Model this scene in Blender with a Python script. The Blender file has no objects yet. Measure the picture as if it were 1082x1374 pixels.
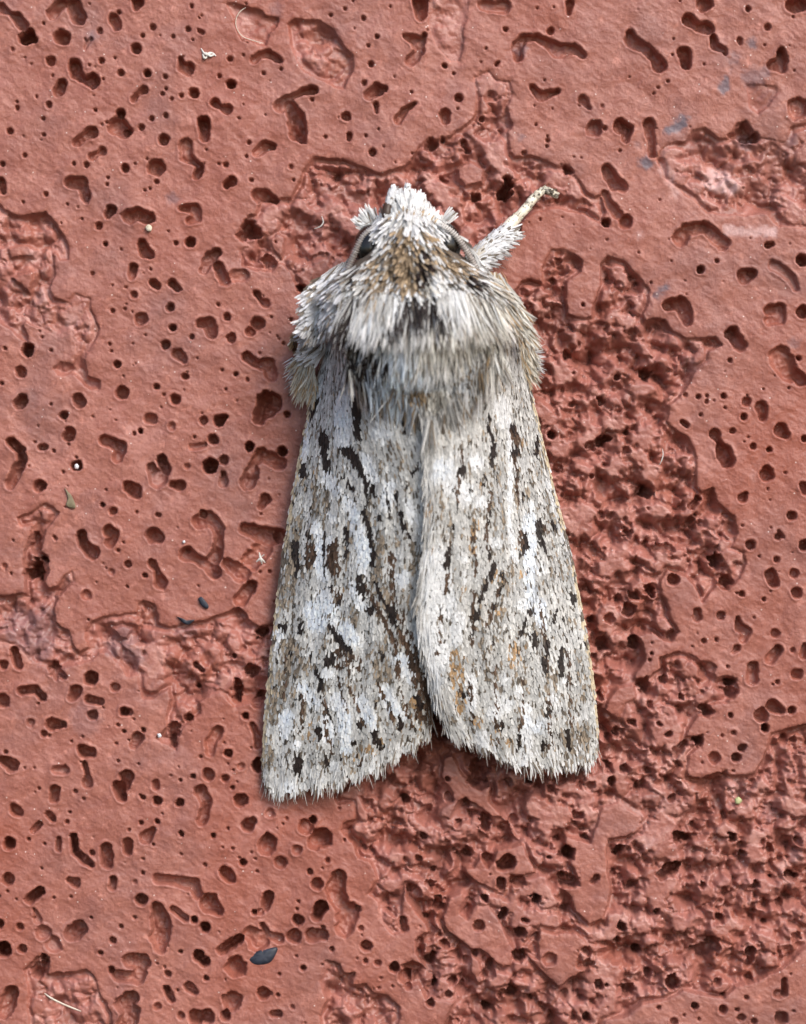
import bpy, math, random
import numpy as np
from mathutils import Vector

random.seed(7)
rng = np.random.default_rng(11)
SC = bpy.context.scene
COL = SC.collection
S = 1.0 / 400.0            # one photograph pixel in scene units (1 unit = about 1 cm)
CX, CY = 541.0, 687.0
DIST = 10.0                # camera to wall

# ------------------------------------------------------------------ camera
cam_d = bpy.data.cameras.new("camera")
cam = bpy.data.objects.new("camera", cam_d)
COL.objects.link(cam)
cam.location = (0, -DIST, 0)
cam.rotation_euler = (math.radians(90), 0, 0)
cam_d.sensor_fit = 'VERTICAL'
cam_d.sensor_height = 36.0
cam_d.lens = 36.0 * DIST / (1374 * S)
cam_d.clip_start = 0.1
cam_d.clip_end = 200
cam_d.dof.use_dof = True
cam_d.dof.focus_distance = DIST - 34 * S
cam_d.dof.aperture_fstop = 0.42
SC.camera = cam

# ------------------------------------------------------------------ daylight
SUN_DIR = Vector((0.43, -0.66, 0.62)).normalized()      # from the wall towards the sun
elev = math.asin(SUN_DIR.z)
azim = math.atan2(SUN_DIR.x, SUN_DIR.y)
w = bpy.data.worlds.new("World")
SC.world = w
w.use_nodes = True
nt = w.node_tree
sky = nt.nodes.new('ShaderNodeTexSky')
sky.sky_type = 'NISHITA'
sky.sun_disc = False
sky.sun_elevation = elev
sky.sun_rotation = azim
sky.dust_density = 2.0
bg = nt.nodes['Background']
bg.inputs['Strength'].default_value = 0.135
nt.links.new(sky.outputs[0], bg.inputs['Color'])
sl = bpy.data.lights.new("sun", 'SUN')
sl.energy = 1.7
sl.angle = math.radians(24)
sl.color = (1.0, 0.965, 0.92)
so = bpy.data.objects.new("sun", sl)
COL.objects.link(so)
so.rotation_euler = SUN_DIR.to_track_quat('Z', 'Y').to_euler()
SC.view_settings.view_transform = 'Standard'
SC.view_settings.look = 'None'
SC.view_settings.gamma = 1.0
SC.view_settings.exposure = 0.70
SC.cycles.max_bounces = 6
SC.cycles.diffuse_bounces = 4
SC.cycles.use_denoising = True

# ------------------------------------------------------------------ helpers
def sm(a, b, x):
    t = np.clip((x - a) / (b - a), 0, 1)
    return t * t * (3 - 2 * t)

def perlin(x, y, seed=0):
    r = np.random.default_rng(seed)
    p = r.permutation(256)
    ang = r.uniform(0, 2 * np.pi, 256)
    gx, gy = np.cos(ang), np.sin(ang)
    xi = np.floor(x).astype(np.int64); yi = np.floor(y).astype(np.int64)
    xf = x - xi; yf = y - yi
    u = xf * xf * xf * (xf * (xf * 6 - 15) + 10); v = yf * yf * yf * (yf * (yf * 6 - 15) + 10)
    def g(ix, iy, dx, dy):
        h = p[(p[ix & 255] + iy) & 255]
        return gx[h] * dx + gy[h] * dy
    a = g(xi, yi, xf, yf); b = g(xi + 1, yi, xf - 1, yf)
    c = g(xi, yi + 1, xf, yf - 1); d = g(xi + 1, yi + 1, xf - 1, yf - 1)
    return (a + u * (b - a)) * (1 - v) + (c + u * (d - c)) * v

def fbm(x, y, seed, octv=4, gain=0.5):
    s = 0; a = 1.0
    for k in range(octv):
        s = s + a * perlin(x * 2 ** k + 13.7 * k, y * 2 ** k + 7.1 * k, seed + k)
        a *= gain
    return s

def worley(x, y, seed):
    r = np.random.default_rng(seed)
    jx = r.random((256, 256)); jy = r.random((256, 256)); jr = r.random((256, 256))
    xi = np.floor(x).astype(np.int64); yi = np.floor(y).astype(np.int64)
    f1 = np.full(x.shape, 9.0); f2 = np.full(x.shape, 9.0); idv = np.zeros(x.shape)
    for dx in (-1, 0, 1):
        for dy in (-1, 0, 1):
            cx = (xi + dx) & 255; cy = (yi + dy) & 255
            d = np.hypot(xi + dx + jx[cx, cy] - x, yi + dy + jy[cx, cy] - y)
            near = d < f1
            f2 = np.where(near, f1, np.minimum(f2, d))
            idv = np.where(near, jr[cx, cy], idv)
            f1 = np.where(near, d, f1)
    return f1, f2, idv

def mesh_np(name, V, F, mat, parent=None, smooth=True, cols=None, extra=None):
    """V (n,3); F list of (m,k) int arrays."""
    me = bpy.data.meshes.new(name)
    if not isinstance(F, (list, tuple)):
        F = [F]
    me.vertices.add(len(V))
    me.vertices.foreach_set('co', np.ascontiguousarray(V, dtype=np.float32).ravel())
    loops = np.concatenate([f.ravel() for f in F]).astype(np.int32)
    sizes = np.concatenate([np.full(len(f), f.shape[1]) for f in F]).astype(np.int32)
    starts = np.concatenate([[0], np.cumsum(sizes)[:-1]]).astype(np.int32)
    me.loops.add(len(loops)); me.loops.foreach_set('vertex_index', loops)
    me.polygons.add(len(sizes)); me.polygons.foreach_set('loop_start', starts)
    me.polygons.foreach_set('use_smooth', np.full(len(sizes), smooth, dtype=bool))
    me.update(calc_edges=True)
    if cols is not None:
        a = me.color_attributes.new('col', 'FLOAT_COLOR', 'POINT')
        c = np.ones((len(V), 4), dtype=np.float32); c[:, :3] = cols
        a.data.foreach_set('color', c.ravel())
    for k, arr in (extra or {}).items():
        a = me.attributes.new(k, 'FLOAT', 'POINT')
        a.data.foreach_set('value', np.ascontiguousarray(arr, dtype=np.float32).ravel())
    me.materials.append(mat)
    o = bpy.data.objects.new(name, me)
    COL.objects.link(o)
    if parent is not None:
        o.parent = parent
    return o

def W(px, py, z):
    """a point that the photograph shows at (px, py), standing z pixels out from the wall"""
    k = 1 - z * S / DIST
    return np.stack([(px - CX) * k * S, -z * S + 0 * px, (CY - py) * k * S], -1)

def tag(o, label=None, cat=None, group=None, kind=None):
    if label: o['label'] = label
    if cat: o['category'] = cat
    if group: o['group'] = group
    if kind: o['kind'] = kind
    return o

def parse(txt):
    """'x,y,r x,y,r@k; ...' -> list of (array of x,y,r ; k)"""
    out = []
    for it in txt.replace('\n', ' ').split(';'):
        it = it.strip()
        if not it: continue
        k = 1.0
        if '@' in it:
            it, kk = it.split('@')[0:2]
            k = float(kk.split()[0])
        out.append((np.array([[float(q) for q in t.split(',')] for t in it.split()]), k))
    return out

def chain_sd(x, y, ch):
    d = np.full(np.shape(x), 1e9)
    if len(ch) == 1:
        return np.hypot(x - ch[0, 0], y - ch[0, 1]) - ch[0, 2]
    for a, b in zip(ch[:-1], ch[1:]):
        vx, vy = b[0] - a[0], b[1] - a[1]
        t = np.clip(((x - a[0]) * vx + (y - a[1]) * vy) / (vx * vx + vy * vy + 1e-9), 0, 1)
        d = np.minimum(d, np.hypot(x - a[0] - t * vx, y - a[1] - t * vy) - (a[2] + t * (b[2] - a[2])))
    return d

def poly_sd(x, y, pts):
    """signed distance, negative inside"""
    pts = np.array(pts, float)
    d = np.full(np.shape(x), 1e9); inside = np.zeros(np.shape(x), bool)
    for a, b in zip(pts, np.roll(pts, -1, 0)):
        vx, vy = b - a
        t = np.clip(((x - a[0]) * vx + (y - a[1]) * vy) / (vx * vx + vy * vy + 1e-9), 0, 1)
        d = np.minimum(d, np.hypot(x - a[0] - t * vx, y - a[1] - t * vy))
        if vy != 0:
            c = ((a[1] > y) != (b[1] > y)) & (x < vx * (y - a[1]) / vy + a[0])
            inside ^= c
    return np.where(inside, -d, d)

def node_mat(name):
    m = bpy.data.materials.new(name)
    m.use_nodes = True
    return m, m.node_tree, m.node_tree.nodes['Principled BSDF']

def mixc(t, fac, a, b, mode='MIX'):
    n = t.nodes.new('ShaderNodeMix'); n.data_type = 'RGBA'; n.blend_type = mode
    for sock, val in ((0, fac), (6, a), (7, b)):
        if hasattr(val, 'is_output'): t.links.new(val, n.inputs[sock])
        elif sock == 0: n.inputs[0].default_value = val
        else: n.inputs[sock].default_value = (*val, 1)
    return n.outputs[2]

def ramp(t, src, lo, hi):
    n = t.nodes.new('ShaderNodeMapRange')
    n.inputs[1].default_value = lo; n.inputs[2].default_value = hi
    t.links.new(src, n.inputs[0])
    return n.outputs[0]

def ramp2(t, src, a, b, c, d):
    n = t.nodes.new('ShaderNodeMapRange')
    for k, q in zip((1, 2, 3, 4), (a, b, c, d)): n.inputs[k].default_value = q
    t.links.new(src, n.inputs[0])
    return n.outputs[0]

def noise_n(t, vec, scale, detail=3, rough=.55):
    n = t.nodes.new('ShaderNodeTexNoise')
    n.inputs['Scale'].default_value = scale; n.inputs['Detail'].default_value = detail
    n.inputs['Roughness'].default_value = rough
    t.links.new(vec, n.inputs['Vector'])
    return n.outputs[0]

# ================================================================== THE WALL
# pits read off the photograph tile by tile: (tile corner x, y, zoom, list)
PITS = [
(0, 0, 4.007, """5,45,28 55,72,10 92,92,28 125,140,28@.8; 155,200,46 185,212,22 120,205,22@2.2; 330,20,34 280,75,30@.8; 390,20,40 425,95,40@.9; 336,198,44@.9;
612,100,30 630,140,24@.9; 740,15,34 732,35,20; 537,165,17@.7; 822,144,17; 732,262,29; 458,262,7 470,230,11 490,210,11@.7; 272,328,26@.8; 546,327,16; 648,390,18;
405,350,37 405,390,33 450,430,18 495,435,43; 335,450,28 315,490,30@.9; 793,393,22@1.3; 890,413,12; 893,477,9; 876,504,11; 976,514,12; 925,533,9;
970,318,13 985,360,28 1010,370,36@.8; 1042,500,26@1.1; 722,530,19 740,500,11 772,485,24; 650,608,23@1.6; 635,675,54 670,700,40@.9; 682,706,24@1.9;
490,715,37 450,735,20 415,765,25@.9; 550,812,24 525,825,11 498,842,22@.8; 815,637,13; 760,684,16; 892,622,13; 513,590,10; 262,563,16; 92,580,11; 232,637,9; 196,520,8; 283,405,7; 55,705,17; 236,724,10; 168,343,6; 67,265,10@.6;
880,750,29; 838,897,46@.85; 1000,780,38 1000,840,32 1060,880,15 1075,900,22 1060,940,24@.8; 675,905,22@1.2; 466,886,15; 398,880,10; 842,975,13; 133,835,12; 12,882,14; 248,1045,13; 5,975,22 18,1030,18@1.3;
380,980,34 440,985,32 450,1030,20 465,1055,27; 577,992,9; 580,955,8; 777,1022,9; 806,1012,8; 1010,155,14; 1030,32,11; 640,65,11; 1036,213,7; 931,196,9; 768,190,12; 1075,168,11"""),
(270, 0, 4.007, """285,320,22 310,300,18 360,285,22 400,310,20 425,322,14; 160,452,25@1.3; 75,553,25 105,575,13 140,588,28; 600,483,27 550,490,20 495,515,13 450,550,36 425,570,34; 470,560,30 515,640,48 520,710,50 540,745,30;
300,820,24 345,785,30 385,785,20@.9; 15,660,37 20,740,27@1.1; 780,625,25; 796,725,15 795,745,13@1.3; 922,820,19@1.2; 878,445,14; 912,342,16; 155,316,14; 97,408,11; 872,97,12; 946,197,12; 898,244,10; 697,80,10; 773,47,9; 825,152,6; 596,535,10; 335,394,10; 227,297,7; 430,370,9; 257,766,11; 245,840,9; 133,885,14@.9; 270,968,10; 93,880,8; 668,735,9; 886,729,9; 483,897,11@.7; 204,636,7;
905,510,28 950,480,36 985,475,20; 940,560,14 945,600,11@1.3; 1058,645,24 1090,595,19 1150,556,10@1.1; 168,972,26 135,992,22@1.2; 310,1050,36 350,1050,30 400,1080,18; 8,175,12; 243,18,7"""),
(540, 0, 4.007, """95,10,45 100,85,30@.9; 15,190,14 75,220,34 95,270,27 45,330,29@.8; 120,188,14 100,230,25; 545,35,38 500,40,30 440,25,30@.4; 555,157,14; 798,165,20@.9; 900,20,24 895,70,12@1.1;
622,305,26 620,250,30 650,205,24 720,200,20 770,225,24 840,270,42 920,260,28 970,295,20@.75; 505,347,9 518,332,6@1.5; 229,353,14@1.3; 277,394,9; 303,526,23; 230,615,30 232,640,26@.8; 216,753,14@1.2;
700,470,17 745,520,26 800,500,19 835,490,14@1.1; 970,535,28 1008,580,9@.8; 1035,690,46@.6; 325,760,18 350,810,16@1.4; 430,640,15@1.2; 210,955,12 240,975,12@1.4; 450,260,8; 725,43,6; 782,755,10; 777,786,9; 962,848,6; 160,780,35@.8; 655,825,14@.8; 885,915,26@1; 1075,570,10@.5"""),
(810, 0, 4.007, """545,18,44@.8; 455,105,35 500,140,28 560,150,34@.9; 590,200,20 600,250,22 650,270,17@1; 655,285,13@1.4; 145,180,25 150,220,38 220,260,30 270,300,26 300,350,40@.75; 435,290,40 448,350,24@1.1; 732,215,16 735,235,9; 775,50,15; 880,147,17@.8; 1020,30,42 1065,25,40;
955,280,24 960,330,33 910,350,30 960,365,25@1; 95,680,43 135,690,28 118,750,20; 5,690,14@.8; 245,670,34 250,720,26 260,770,20 265,830,20@.8; 20,910,30 65,985,40 105,1003,18@.8; 750,720,50 700,730,18 810,740,30@1; 1045,590,60@.55; 293,470,8; 270,503,7; 345,437,9; 88,810,9; 1000,245,5; 540,345,7; 375,210,6"""),
(0, 270, 4.007, """597,48,30 578,75,19@1.1; 700,80,42 740,65,34 800,90,36@.9; 690,95,13@1.5; 530,133,20; 568,230,12@1.6; 763,225,24 780,270,34 805,285,27; 805,290,20@1.4; 945,224,11@1.3; 1025,222,28@1.3; 718,355,23 710,400,22; 825,440,22 845,455,19@1.3; 925,440,22 950,465,21@1.3; 720,503,19@.7; 915,570,23@.9; 605,590,12; 672,579,8; 760,635,34@.65; 1070,660,20@1.2; 928,680,20@1.5; 1032,730,14; 890,770,25@1.2; 955,820,32 990,850,20@.8; 630,877,19@1.4; 995,940,19; 842,997,16@1.4; 657,1032,36@.9; 880,1038,9; 940,1065,30@.9; 110,920,29@.9; 420,1065,30; 105,1085,34 118,1070,32@1.1; 467,0,14; 497,388,11@.8; 362,15,8; 440,95,7; 810,365,8; 28,792,10; 275,802,9; 10,980,10; 150,800,36@1.6; 665,940,6; 590,770,9; 600,805,8; 780,720,7; 330,117,6; 125,5,8; 605,450,6; 650,258,7; 905,160,7;
980,35,18 1050,40,28 1062,90,24 1015,107,19@.8"""),
(220, 270, 4.007, """215,370,22 245,305,34 285,275,24@.9; 290,350,28 330,430,28@.8; 380,400,36 430,395,28@.3; 497,495,17 520,530,13 548,550,23@1.1; 340,622,21@.9; 362,735,26@.9; 505,655,40@.75; 465,700,27@1; 195,655,22 245,655,32 255,710,31@.9; 445,835,27 500,875,24 560,880,38 575,935,31@.9; 387,929,12@1.6; 312,907,9; 450,960,10; 577,622,8; 685,638,9; 293,555,9; 645,765,9; 460,140,42 500,170,34 420,180,26@1.3; 600,218,8; 560,320,36 600,335,20@.9; 740,470,24@1.7; 515,818,7; 620,740,6"""),
(620, 230, 4.007, """230,115,38 255,60,32@2.2; 75,135,26@1.8; 295,305,24 295,345,24@1.2; 775,275,23@1.5; 880,270,40@.7; 800,30,34 860,80,30@.6; 770,120,20 790,170,22 840,230,28@.6; 400,955,30@1.9; 565,985,24@1.6; 422,258,8; 652,717,11@1.4; 780,368,7; 520,490,20@1.1; 490,585,20; 600,285,5; 540,245,5; 950,435,6"""),
(810, 270, 4.007, """410,200,42 450,150,34 550,140,34 620,210,38 660,220,24@.6; 640,240,28@.6; 522,368,21@1.4; 610,320,12; 885,237,18 908,228,12@1.5; 760,400,42 800,385,24@.9; 915,345,30 960,370,28 1010,410,24 1035,465,18@.4; 1065,315,34@1.2; 895,590,34 945,580,34 950,630,30 895,640,30@.6; 1072,595,34; 695,710,38 730,770,36@.9; 680,856,13; 1050,845,14@1.3; 950,840,62 1000,920,52 1060,960,38@.55; 350,560,33 410,545,36 440,600,38 450,640,28@.9; 510,1050,13@1.2; 645,1047,15@1.2; 557,1047,10; 555,1073,10; 595,1072,6; 440,1040,12@.7; 447,500,6; 365,320,6; 255,437,7; 860,1010,7; 225,920,34@1.4; 75,945,18@1.5"""),
(0, 540, 4.007, """343,68,23@1.3; 375,160,30 365,180,30; 430,-2,32@.9; 218,240,17 240,240,16@1.4; 290,262,10; 60,210,26 110,260,28 120,310,26 85,380,30 55,440,27@1.4; 215,448,33; 415,340,30@1.3; 560,205,28 600,215,30 650,240,34 630,300,25@.9; 800,85,26 825,90,26@.8; 757,154,14@2.2; 723,167,11; 870,310,28 890,370,32@1.1; 815,355,26 850,410,52@.6; 930,440,20 970,448,27@1.3; 690,455,33 730,480,36; 608,585,21@.8; 552,550,12@1.6; 292,722,8 300,735,9; 438,715,27 450,760,25 500,810,37@1.3; 590,695,38 620,700,24 595,750,31@.9; 825,715,42 850,725,34@.8; 690,870,20; 820,865,24 845,905,13 865,970,36@.9; 780,930,14@1.3; 860,605,10; 410,295,8; 340,375,8; 195,895,58@1.9; 190,720,20 190,790,25; 600,912,16@.4; 465,1035,26@.4; 70,743,7; 570,470,7; 735,590,8; 275,10,9; 500,75,6; 370,225,7; 635,795,10; 205,128,6; 1045,185,9; 1005,345,14@.5; 925,130,20@.4; 60,920,9; 25,880,14@.6"""),
(200, 540, 4.007, """292,98,22; 380,95,33 410,78,14@2.1; 345,200,28; 230,240,16 260,240,16 300,228,14@.6; 330,335,43@2; 402,312,26@.9; 398,380,11 400,430,27@1.1; 625,520,31 600,560,16; 745,65,16@1.7; 602,600,7; 640,10,72 590,90,36@1.6; 538,237,27@1.8; 600,280,36 565,330,24 550,400,38 530,430,42@.8; 650,300,38 700,330,38@.8; 715,265,28@1.6; 270,640,40 320,620,38 370,670,34 375,720,24 370,790,30 350,840,40@.7; 290,600,24@1.3; 200,810,38 250,840,24 320,870,34 350,910,40@.7; 205,795,22@1.2; 420,870,32 500,920,48@.5; 490,1060,36 550,990,34@.8; 510,680,28 560,690,42 630,720,56 700,715,40@.8; 600,800,56 560,850,56@.5; 700,720,36@1.2; 470,1055,18@1.3; 650,910,10@1.2; 45,605,12"""),
(690, 480, 4.007, """475,240,18 460,220,14@1.9; 315,250,17@1.3; 195,415,22@1.6; 420,470,30 500,435,22@2; 415,637,13@1.5; 260,742,9@1.3; 700,85,28@1.3; 605,400,14@1.5; 555,100,12@1.4; 320,80,9; 230,600,30@.8; 225,632,8@1.4; 470,850,20@1.1; 600,500,24@1; 250,170,20@.6"""),
(812, 540, 4.007, """415,105,13 440,122,14@1.4; 515,67,11; 590,168,27 610,205,11 640,270,48 660,310,40; 685,154,15; 748,78,19; 797,237,17; 882,252,16@1.3; 945,150,38 975,175,22@.9; 870,390,36@.8; 872,368,28@.8; 740,512,26 758,490,12@1.1; 1005,610,24; 930,720,20@1.2; 933,692,9 955,722,10@1.2; 782,766,26; 737,662,8; 830,827,8; 922,845,16@.9; 890,925,31 905,970,29@.9; 1015,920,25@.7; 1030,1025,29@.8; 1072,770,30; 737,1030,15@1.2; 853,1058,12; 368,955,31; 1072,195,17@1.3; 1068,450,24 1075,480,20@.9; 840,30,36 850,80,20@.8; 760,-5,24@.7; 500,520,20 465,560,16@1.8; 225,480,33@1.3; 600,845,33@1.8; 120,700,27@1.3; 280,780,24 350,790,24@1.2; 460,640,38@.8; 240,1010,33@1.5; 645,28,8; 545,0,10; 875,465,7; 970,378,7; 770,187,6; 645,960,38@1"""),
(0, 810, 4.007, """75,255,22 100,330,26@1.2; 20,330,24; 12,520,38@.8; 120,470,24 190,460,20 230,505,22@1.4; 290,340,28 300,370,32 345,388,16; 490,405,38@1.3; 620,450,24@.8; 410,470,32 390,500,24; 480,515,24 540,530,20@1.3; 500,600,28@.9; 280,650,36 340,648,18@1.3; 235,700,19@.9; 668,583,24@1.8; 695,585,17@.9; 635,653,9; 668,686,11@1.4; 740,720,33 720,765,20@.8; 770,680,13@1.4; 450,790,35 490,800,29@1.1; 455,860,14 470,920,14 470,965,29@1.1; 300,895,21 350,895,22@.6; 60,870,40 20,840,28; 30,800,12@1; 295,1005,29 290,1050,24; 680,930,38 670,980,30@.9; 640,990,36 655,1040,28@1.7; 838,965,19 838,985,18@.8; 970,950,10@1.3; 1037,930,12@1.3; 770,1043,13@1.5; 845,1060,24@1.3; 970,1070,21@1.6; 1070,1010,27@.9; 635,845,9; 745,862,7; 625,753,8; 920,925,6; 445,715,7; 185,882,8@.6; 210,995,8; 450,1050,8; 405,1010,11; 718,620,7; 165,640,20@.5"""),
(140, 800, 4.007, """610,730,31 570,790,29 570,840,24@.5; 518,862,9; 668,845,23@1.4; 735,915,18@.4; 560,960,33@.8; 650,980,20@.8; 690,1030,11@1.2; 478,968,14@1.4; 410,990,10@1.4; 830,910,38@1.5; 760,645,18@1.7; 795,690,14 825,760,21 825,805,17@.9; 375,710,34 375,790,18@1.4; 455,650,22@1.4; 720,460,22 715,545,21@2; 490,370,17 525,400,11@1.7; 505,485,12@1.5; 850,195,34@1.8; 700,320,14@1.6; 521,1045,33 550,1110,29 525,1210,25@.8; 160,660,7; 640,660,5; 820,575,30@.5; 800,400,36@1.1; 840,530,26@1.4; 665,902,6; 695,935,8"""),
(740, 740, 4.007, """210,365,17@1.4; 500,715,36@1; 660,150,.5; 790,330,.5; 230,560,16@1.2; 440,240,28@1; 420,300,26@1; 500,420,14; 640,440,26@.9; 450,490,34@1; 360,260,22@1; 310,360,30@.8; 280,500,34@.8; 600,690,22@1.3; 700,780,16@1.4; 530,830,20@1.1; 580,930,14@1.5; 440,920,18@1.4; 380,970,18@1.4; 310,1010,20@1.4; 260,780,26@1.2"""),
(812, 810, 4.007, """497,70,27 495,45,21@.75; 622,65,23@.9; 712,80,11 725,130,26 765,150,23 745,190,22@.8; 530,202,13; 598,195,12; 710,240,19 690,262,9; 915,160,24@.7; 930,248,26 890,300,28@.8; 1010,250,14@.7; 1030,380,29@.7; 795,340,28 790,410,31@.7; 928,421,13@.9; 1075,230,18 1065,280,18@.8; 660,340,8; 250,268,10@1.4; 242,303,8@1.3; 253,210,7@1.3; 670,425,27@1.7; 680,480,32@.8; 530,560,20 548,580,24@1.6; 675,600,15@1.2; 905,550,37 945,570,24@.9; 1005,575,20@1.3; 840,600,38@.8; 860,668,23@2; 500,735,26@1.9; 430,745,14 390,800,28@1.7; 692,695,14@.9; 630,711,8; 590,830,30@.6; 735,780,20 748,770,15@1.5; 705,830,25@1.3; 640,915,19@.5; 690,900,8; 522,853,6; 550,692,5; 1015,735,17; 960,730,24@.8; 470,230,6; 800,75,6; 25,880,28@1.5; 110,895,28@1.4; 30,955,26@1.5; 185,985,22 215,965,12@1.7; 360,1045,20@1.4; 215,440,28@.9; 150,640,22@1.4; 295,650,14@1.4; 130,40,36@1.1; 165,200,30@1.3; 340,700,18@1.6; 60,690,20@1.2; 240,900,16@1.3; 10,1050,8@1.5"""),
(0, 1060, 4.007, """75,100,26 95,120,26; 262,132,20 285,160,17; 210,185,17 175,222,14@1.1; 155,265,11; 50,290,37@1.2; 318,260,11 314,315,17@1.1; 395,250,19 405,330,22 460,380,26 490,400,18@1.9; 495,340,14@1.2; 570,320,33 575,390,36@.9; 685,285,28 690,330,24; 785,255,36 820,220,18@.8; 845,170,14@1.5; 768,42,13@1.6; 845,62,23@1.4; 957,78,14 978,65,12@1.8; 975,232,13 980,240,12@1.8; 757,177,13@1.3; 361,173,11; 42,480,31@1.1; 375,485,17 408,500,27@1.1; 608,480,20 608,520,22; 768,446,10@1.2; 215,545,28 160,588,25@1.9; 183,640,7 205,700,22@.5; 230,770,42@.35; 390,770,50 425,750,44@.85; 290,830,45@.3; 108,735,19; 650,735,11@1.2; 608,810,18; 540,877,13@1.4; 20,860,42@2.1; 120,855,23@1.1; -5,720,24@1.4; 760,590,34@1.2; 850,640,38 870,720,56 860,800,52 860,860,28@.8; 850,480,27 950,490,28 1040,510,36 1060,560,28@.65; 930,640,18 1000,690,18@1; 1070,895,34@2; 970,870,11@1.5; 905,990,19; 240,920,28 200,985,34@1.1; 600,970,20@1.7; 700,920,42 760,930,46 740,1010,36 640,1000,34@.75; 60,1090,38 40,1150,42 15,1200,32@.8; 700,1120,42 650,1150,38 700,1200,52 680,1270,56@.8; 895,1070,20 920,1125,21@1.6; 920,1095,12@1.2; 1015,1060,28 1050,1085,19; 847,1165,20@.7; 975,1215,21@.7; 1060,1225,42@1.2; 225,420,7@1.3; 290,580,8; 725,685,10; 955,1078,8; 885,952,8; 240,290,8; 845,935,6; 695,215,9; 975,345,7; 770,370,8; 725,495,12@.5; 1045,700,20@1.6; 40,545,8; 380,575,9"""),
(270, 1060, 4.007, """215,57,36; 188,48,16@1.4; 255,190,36; 275,168,23@1.4; 350,305,48 360,270,42@.8; 130,445,36 160,470,28@.9; 225,390,20@1.5; 65,245,14@1.7; 300,438,8; 565,200,42@.6; 600,165,23@1.5; 640,260,60 610,285,36@.95; 515,322,26@.4; 430,390,33@.6; 585,440,16@1.2; 50,610,55 95,650,28@.8; 360,575,32 345,630,24@1.2; 285,658,15@1.7; 320,655,18; 330,730,16 360,780,20 420,800,26@.8; 110,860,25 160,830,29 205,800,25@1.9; 185,950,60@.8; 190,960,26@1.2; 300,800,66 260,770,38@.4; 520,700,30@1.2; 500,790,38@.8; 625,510,33@.8; 640,630,38 620,680,28@1.7; 740,470,43 720,540,52 760,620,48 790,650,56 770,740,52@.65; 840,640,20@1.4; 600,780,42 655,780,27@.8; 655,740,12; 860,745,14@.8; 890,840,31@.9; 705,855,14; 885,920,13; 950,930,17@.8; 1040,955,28@1.6; 548,958,15@1.4; 28,1012,14@1.5; 20,740,28@1.7; 15,920,30@2.1; 335,1095,33@.9; 375,1095,10; 412,1104,11; 420,1205,18 385,1205,18@1.2; 165,1140,52@.8; 130,1120,20@1; 130,1215,28@1.7; 30,1220,42@1.1; 145,210,8; 205,365,7; 20,403,10; 370,125,24@.3; 680,380,14@.8; 525,600,9; 515,640,9; 420,990,9; 1030,1055,7; 490,1168,12@.6; 290,370,7; 460,155,9@.6; 770,270,8"""),
(540, 980, 4.007, """242,263,14@1.8; 455,480,36 445,510,28@1.5; 345,390,22; 550,530,32 565,570,30@.8; 420,215,56 400,270,36@1.6; 460,690,32; 685,275,20@1.8; 250,360,24; 575,280,24@1.3; 950,460,30@1; 985,580,26@1; 1015,295,20@1.1; 810,320,24@1.2; 300,500,20@1.3; 140,430,30@1.1; 20,370,26@1.3; 600,480,24@.9; 830,590,20@1; 110,570,20@1; 350,660,28@1; 90,690,20@1.2; 150,830,24@1.2; 165,750,18@1.3"""),
(540, 1104, 4.007, """570,215,42 535,230,32@1.6; 530,320,26 532,345,25@1.3; 625,315,30; 445,405,22@2; 545,475,18 540,505,22@1.9; 412,555,29; 190,450,40@1.3; 45,350,24 75,375,30@.7; 125,510,17; 95,640,18 100,690,22@.7; 5,520,18 8,570,22@1.2; 365,440,30 350,480,26@.9; 890,170,32@1.8; 840,175,17@1.8; 788,188,12@1.7; 880,310,40 915,315,36; 1042,295,18 1022,320,11@1.3; 715,415,26@1.9; 640,590,34@1.3; 630,715,32@1.9; 790,735,38@.4; 720,620,23@.7; 150,735,33@1.6; 175,860,22@2; 270,850,26@1.6; 480,750,24 465,810,34@1.1; 590,905,28 535,930,20@1.7; 445,1000,24@1.8; 990,1050,22@1.9; 15,830,38@1.1; 660,525,17@1.6; 150,970,22@1.6; 230,660,24@1.3; 1060,870,26@1.5; 390,710,20@1.2; 990,690,26@.9; 1000,760,26@.9; 870,930,24@1.1; 30,880,20@1.2; 340,740,18@1.3; 250,920,18@1.3; 690,940,16@1.2"""),
(812, 1104, 4.007, """395,80,34 445,88,18@2.2; 85,140,24 60,165,18@1.8; 370,235,36 305,290,26@2.1; 690,75,24@2; 740,165,16@1.8; 990,280,26 1040,295,15@2.1; 525,335,19@1.5; 180,690,25@2.3; 95,555,27@1.8; 575,680,50 520,700,36@1.3; 370,860,36@1.6; 780,690,26 778,760,18@1.7; 1030,620,28; 620,520,24@1.5; 483,985,19@1.8; 635,1005,23@.9; 730,1050,21; 950,1050,36@.8; 965,850,16 962,920,18@1.4; 930,920,24@.8; 710,1005,11@1.3; 130,900,32@1.2; 890,290,13@1.8; 800,480,13@1.7; 860,540,13@1.7; 280,480,15@1.7; 65,630,17@1.6; 505,1057,8; 370,1070,20@.7; 800,1068,16@.9; 290,995,11; 425,1035,8; 480,30,24@.8; 890,140,24@1; 810,340,28@1.2; 150,330,22@1.2; 610,860,20@1.2; 640,930,14@1.2; 780,840,24@1; 1040,100,24@.8; 940,440,22@1; 10,870,16@1.8; 240,820,26@1.2; 1015,420,8; 760,940,12@1; 50,280,20@1.2; 1015,1015,8"""),
]
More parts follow.
